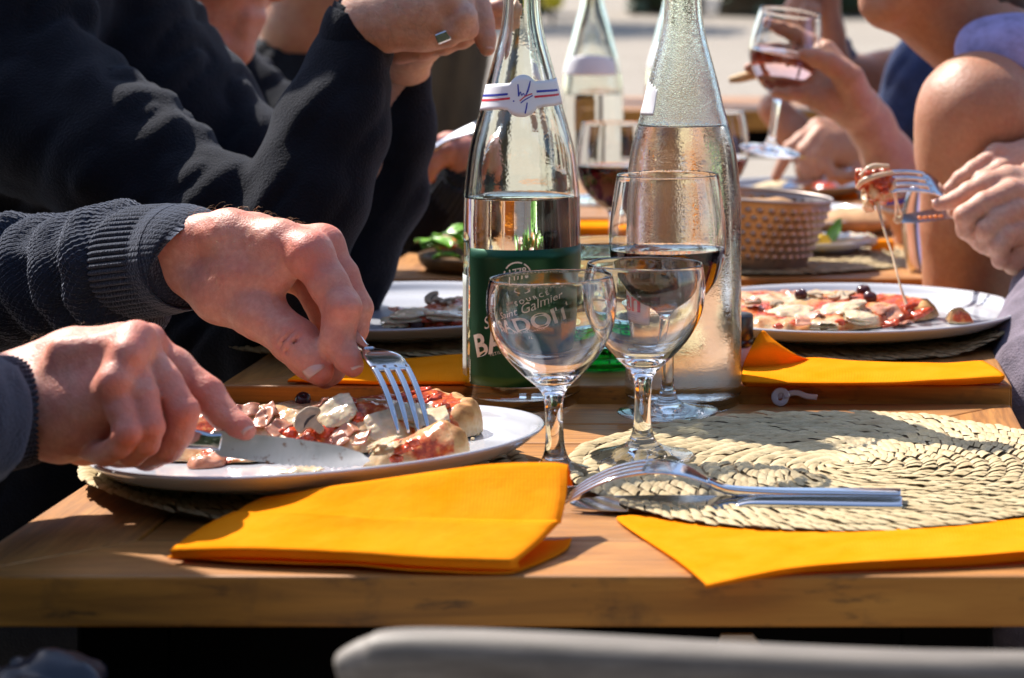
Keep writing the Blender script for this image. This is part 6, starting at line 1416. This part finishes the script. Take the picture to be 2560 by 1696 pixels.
# ------------------------------------------------------------------ the forkful at the right
fork(W(2182, 462, 1.900), W(2560, 588, 2.045), (.10, -.72, .68), 'fork held by the diner at the right, food hanging from it', hump=.021)
kn3 = knife(W(2236, 552, 1.955), W(2590, 500, 2.06), (0, -.6, .8), 'knife with food crumbs held under the raised fork', bw=.016, serr=False)
fb_ = thing('forkful', W(2188, 520, 1.90), 'bite of pizza hanging on the raised fork, tomato and melted cheese', 'pizza')
b = Body()
for x, y, r in ((2162, 446, 21), (2185, 470, 27), (2210, 450, 23), (2172, 494, 20), (2204, 490, 20), (2178, 514, 14)): b.ball(W(x, y, 1.905+random.uniform(-.006, .006)), PX(r, 1.9), .006)
V, F = b.mesh(.0009, disp=lambda p: fbm(p, 130, 3)*.0075); o = obj('cheesy_bite', V, F, M['pizza'], fb_)
at = o.data.attributes.new('sauce', 'FLOAT', 'POINT'); at.data.foreach_set('value', np.clip(.5+1.5*fbm(V, 70, 2), 0, 1).astype(np.float32)); at = o.data.attributes.new('crust', 'FLOAT', 'POINT'); at.data.foreach_set('value', np.zeros(len(V), np.float32))
for x, y, r in ((2205, 462, 13), (2170, 436, 10), (2212, 478, 9)):
    c = W(x, y, 1.888); b = Body(); b.ell(c, np.array([1, .8, .8])*PX(r, 1.9), .002); V, F = b.mesh(.0007, disp=lambda p: fbm(p, 220, 2)*.0030); obj('tomato_pulp', V, F, M['tomato'], fb_)
def strand(pts, rads, n=40): V, F = tube([tuple(W(*p)) for p in pts], rads, 8, n); return obj('cheese_strand', V, F, M['mozzarella'], fb_)
strand([(2142, 470, 1.893), (2160, 452, 1.887), (2200, 438, 1.886), (2232, 432, 1.892)], [.0016, .0026, .0022, .0016])
strand([(2150, 440, 1.89), (2180, 418, 1.892), (2222, 416, 1.897)], [.0016, .0026, .0018])
strand([(2190, 495, 1.90), (2198, 530, 1.895), (2212, 580, 1.885), (2230, 635, 1.87), (2248, 705, 1.85), (2262, 750, 1.842), (2272, 782, 1.836)], [.0028, .0016, .0012, .0010, .0010, .0013, .0030], 60)
strand([(2226, 456, 1.915), (2238, 500, 1.93), (2240, 545, 1.952)], [.0010, .0008, .0014]); strand([(2238, 452, 1.915), (2242, 500, 1.93), (2254, 540, 1.952)], [.0010, .0008, .0014]); strand([(2236, 546, 1.951), (2244, 551, 1.951), (2254, 545, 1.953)], [.0024, .0034, .0022])
for k in range(5): c = W(2300+k*13, 545-k*1.0, 1.962); b = Body(); b.ell(np.array(c), np.array([.0022, .0020, .0016]), .002); V, F = b.mesh(.0004, disp=lambda p: fbm(p+k, 500, 2)*.0008); obj('sauce_drop', V, F, M['carrot'], kn3)

# ------------------------------------------------------------------ chrome chair beside the bare arm, jacket at the lower left, card standing in for sunlit ground
t = thing('metal_chair', (.30, 2.62, 0), 'shiny curved metal chair beside the bare upper arm', 'chair')
st = [(2290, 470, 2.24), (2283, 495, 2.24), (2277, 540, 2.24), (2279, 600, 2.24), (2288, 660, 2.24), (2312, 730, 2.245), (2345, 830, 2.26), (2365, 960, 2.28)]
pts = [tuple(W(*p)) for p in st]
V, F, _ = sweep(pts, [.010, .015, .018, .019, .018, .016, .014, .014], [.008]*8, up=(.3, -1, 0), nseg=20, n=60, power=2.6); obj('side_strip', V, F, M['chrome'], t)
p2 = [(p[0]+.05, p[1]+.36, p[2]) for p in pts]; V, F, _ = sweep(p2, [.010, .015, .018, .019, .018, .016, .014, .014], [.008]*8, up=(.3, -1, 0), nseg=20, n=60, power=2.6); obj('side_strip', V, F, M['chrome'], t)
zs_ = pts[-1][2]; V, F = box((pts[-1][0]-.02, pts[-1][1]-.01, zs_-.012), (pts[-1][0]+.36, pts[-1][1]+.37, zs_)); obj('seat', V, F, M['chrome'], t, bevel=.004, smooth=False)
for x in (0, .33):
    for y in (0, .35): V, F = tube([(pts[-1][0]+x, pts[-1][1]+y, zs_-.012), (pts[-1][0]+x, pts[-1][1]+y, .005)], [.010, .010], 12); obj('leg', V, F, M['chrome'], t)
sx, sy = W(60, 1700, 1.02)[0], 1.02
t = thing('stool', (sx-.06, sy, 0), 'low dark stool under the crumpled jacket at the lower left', 'stool')
V, F = lathe([(0, .60), (.15, .60), (.155, .605), (.155, .622), (.15, .627), (0, .627)], 40, (sx-.06, sy, 0)); obj('seat', V, F, M['black_plastic'], t)
for k in range(4): a = R(45+90*k); V, F = tube([(sx-.06+.11*math.cos(a), sy+.11*math.sin(a), .602), (sx-.06+.14*math.cos(a), sy+.14*math.sin(a), .003)], [.012, .012], 10); obj('leg', V, F, M['black_plastic'], t)
M['shiny_jacket'] = plain('shiny dark nylon', (.012, .012, .02), .32, bmp=.3, bs=60)
b = Body(); b.cone((sx-.16, sy-.02, .662), (sx+.0, sy, .664), .060, .054, .03).cone((sx+.0, sy, .672), (sx+.060, sy+.0, .660), .050, .034, .03)
V, F = b.mesh(.0028, disp=lambda p: -np.abs(vnoise(p*np.array([1, 1, 1.6]), 34))*.030+.008-np.abs(vnoise(p+3, 80))*.010); V[:, 2] = np.maximum(V[:, 2], .6285)
obj('jacket', V, F, M['shiny_jacket'], label='crumpled shiny dark jacket catching light at the lower left corner', cat='jacket')
P = [W(1803, 1589, 1.152), W(1880, 1589, 1.152), W(1921, 1638, 1.150), W(1788, 1620, 1.150)]  # added pale card in place of a sunlit patch of ground
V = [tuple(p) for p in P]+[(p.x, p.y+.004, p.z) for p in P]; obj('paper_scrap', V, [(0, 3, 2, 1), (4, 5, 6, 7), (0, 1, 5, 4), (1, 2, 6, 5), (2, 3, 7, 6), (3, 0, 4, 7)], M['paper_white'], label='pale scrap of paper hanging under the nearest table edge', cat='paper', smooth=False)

# sunlight bent through glass and water onto the tables (physical caustics)
sun.cycles.is_caustics_light = True
for o in bpy.data.objects:
    r = o
    while r.parent: r = r.parent
    if o.type != 'MESH': continue
    if r.name.startswith(('wine_glass', 'water_bottle')) and o.name.startswith(('bowl', 'bottle_glass', 'liquid')): o.cycles.is_caustics_caster = True
    if r.name.startswith(('placemat', 'dining_table', 'napkin', 'plate')): o.cycles.is_caustics_receiver = True
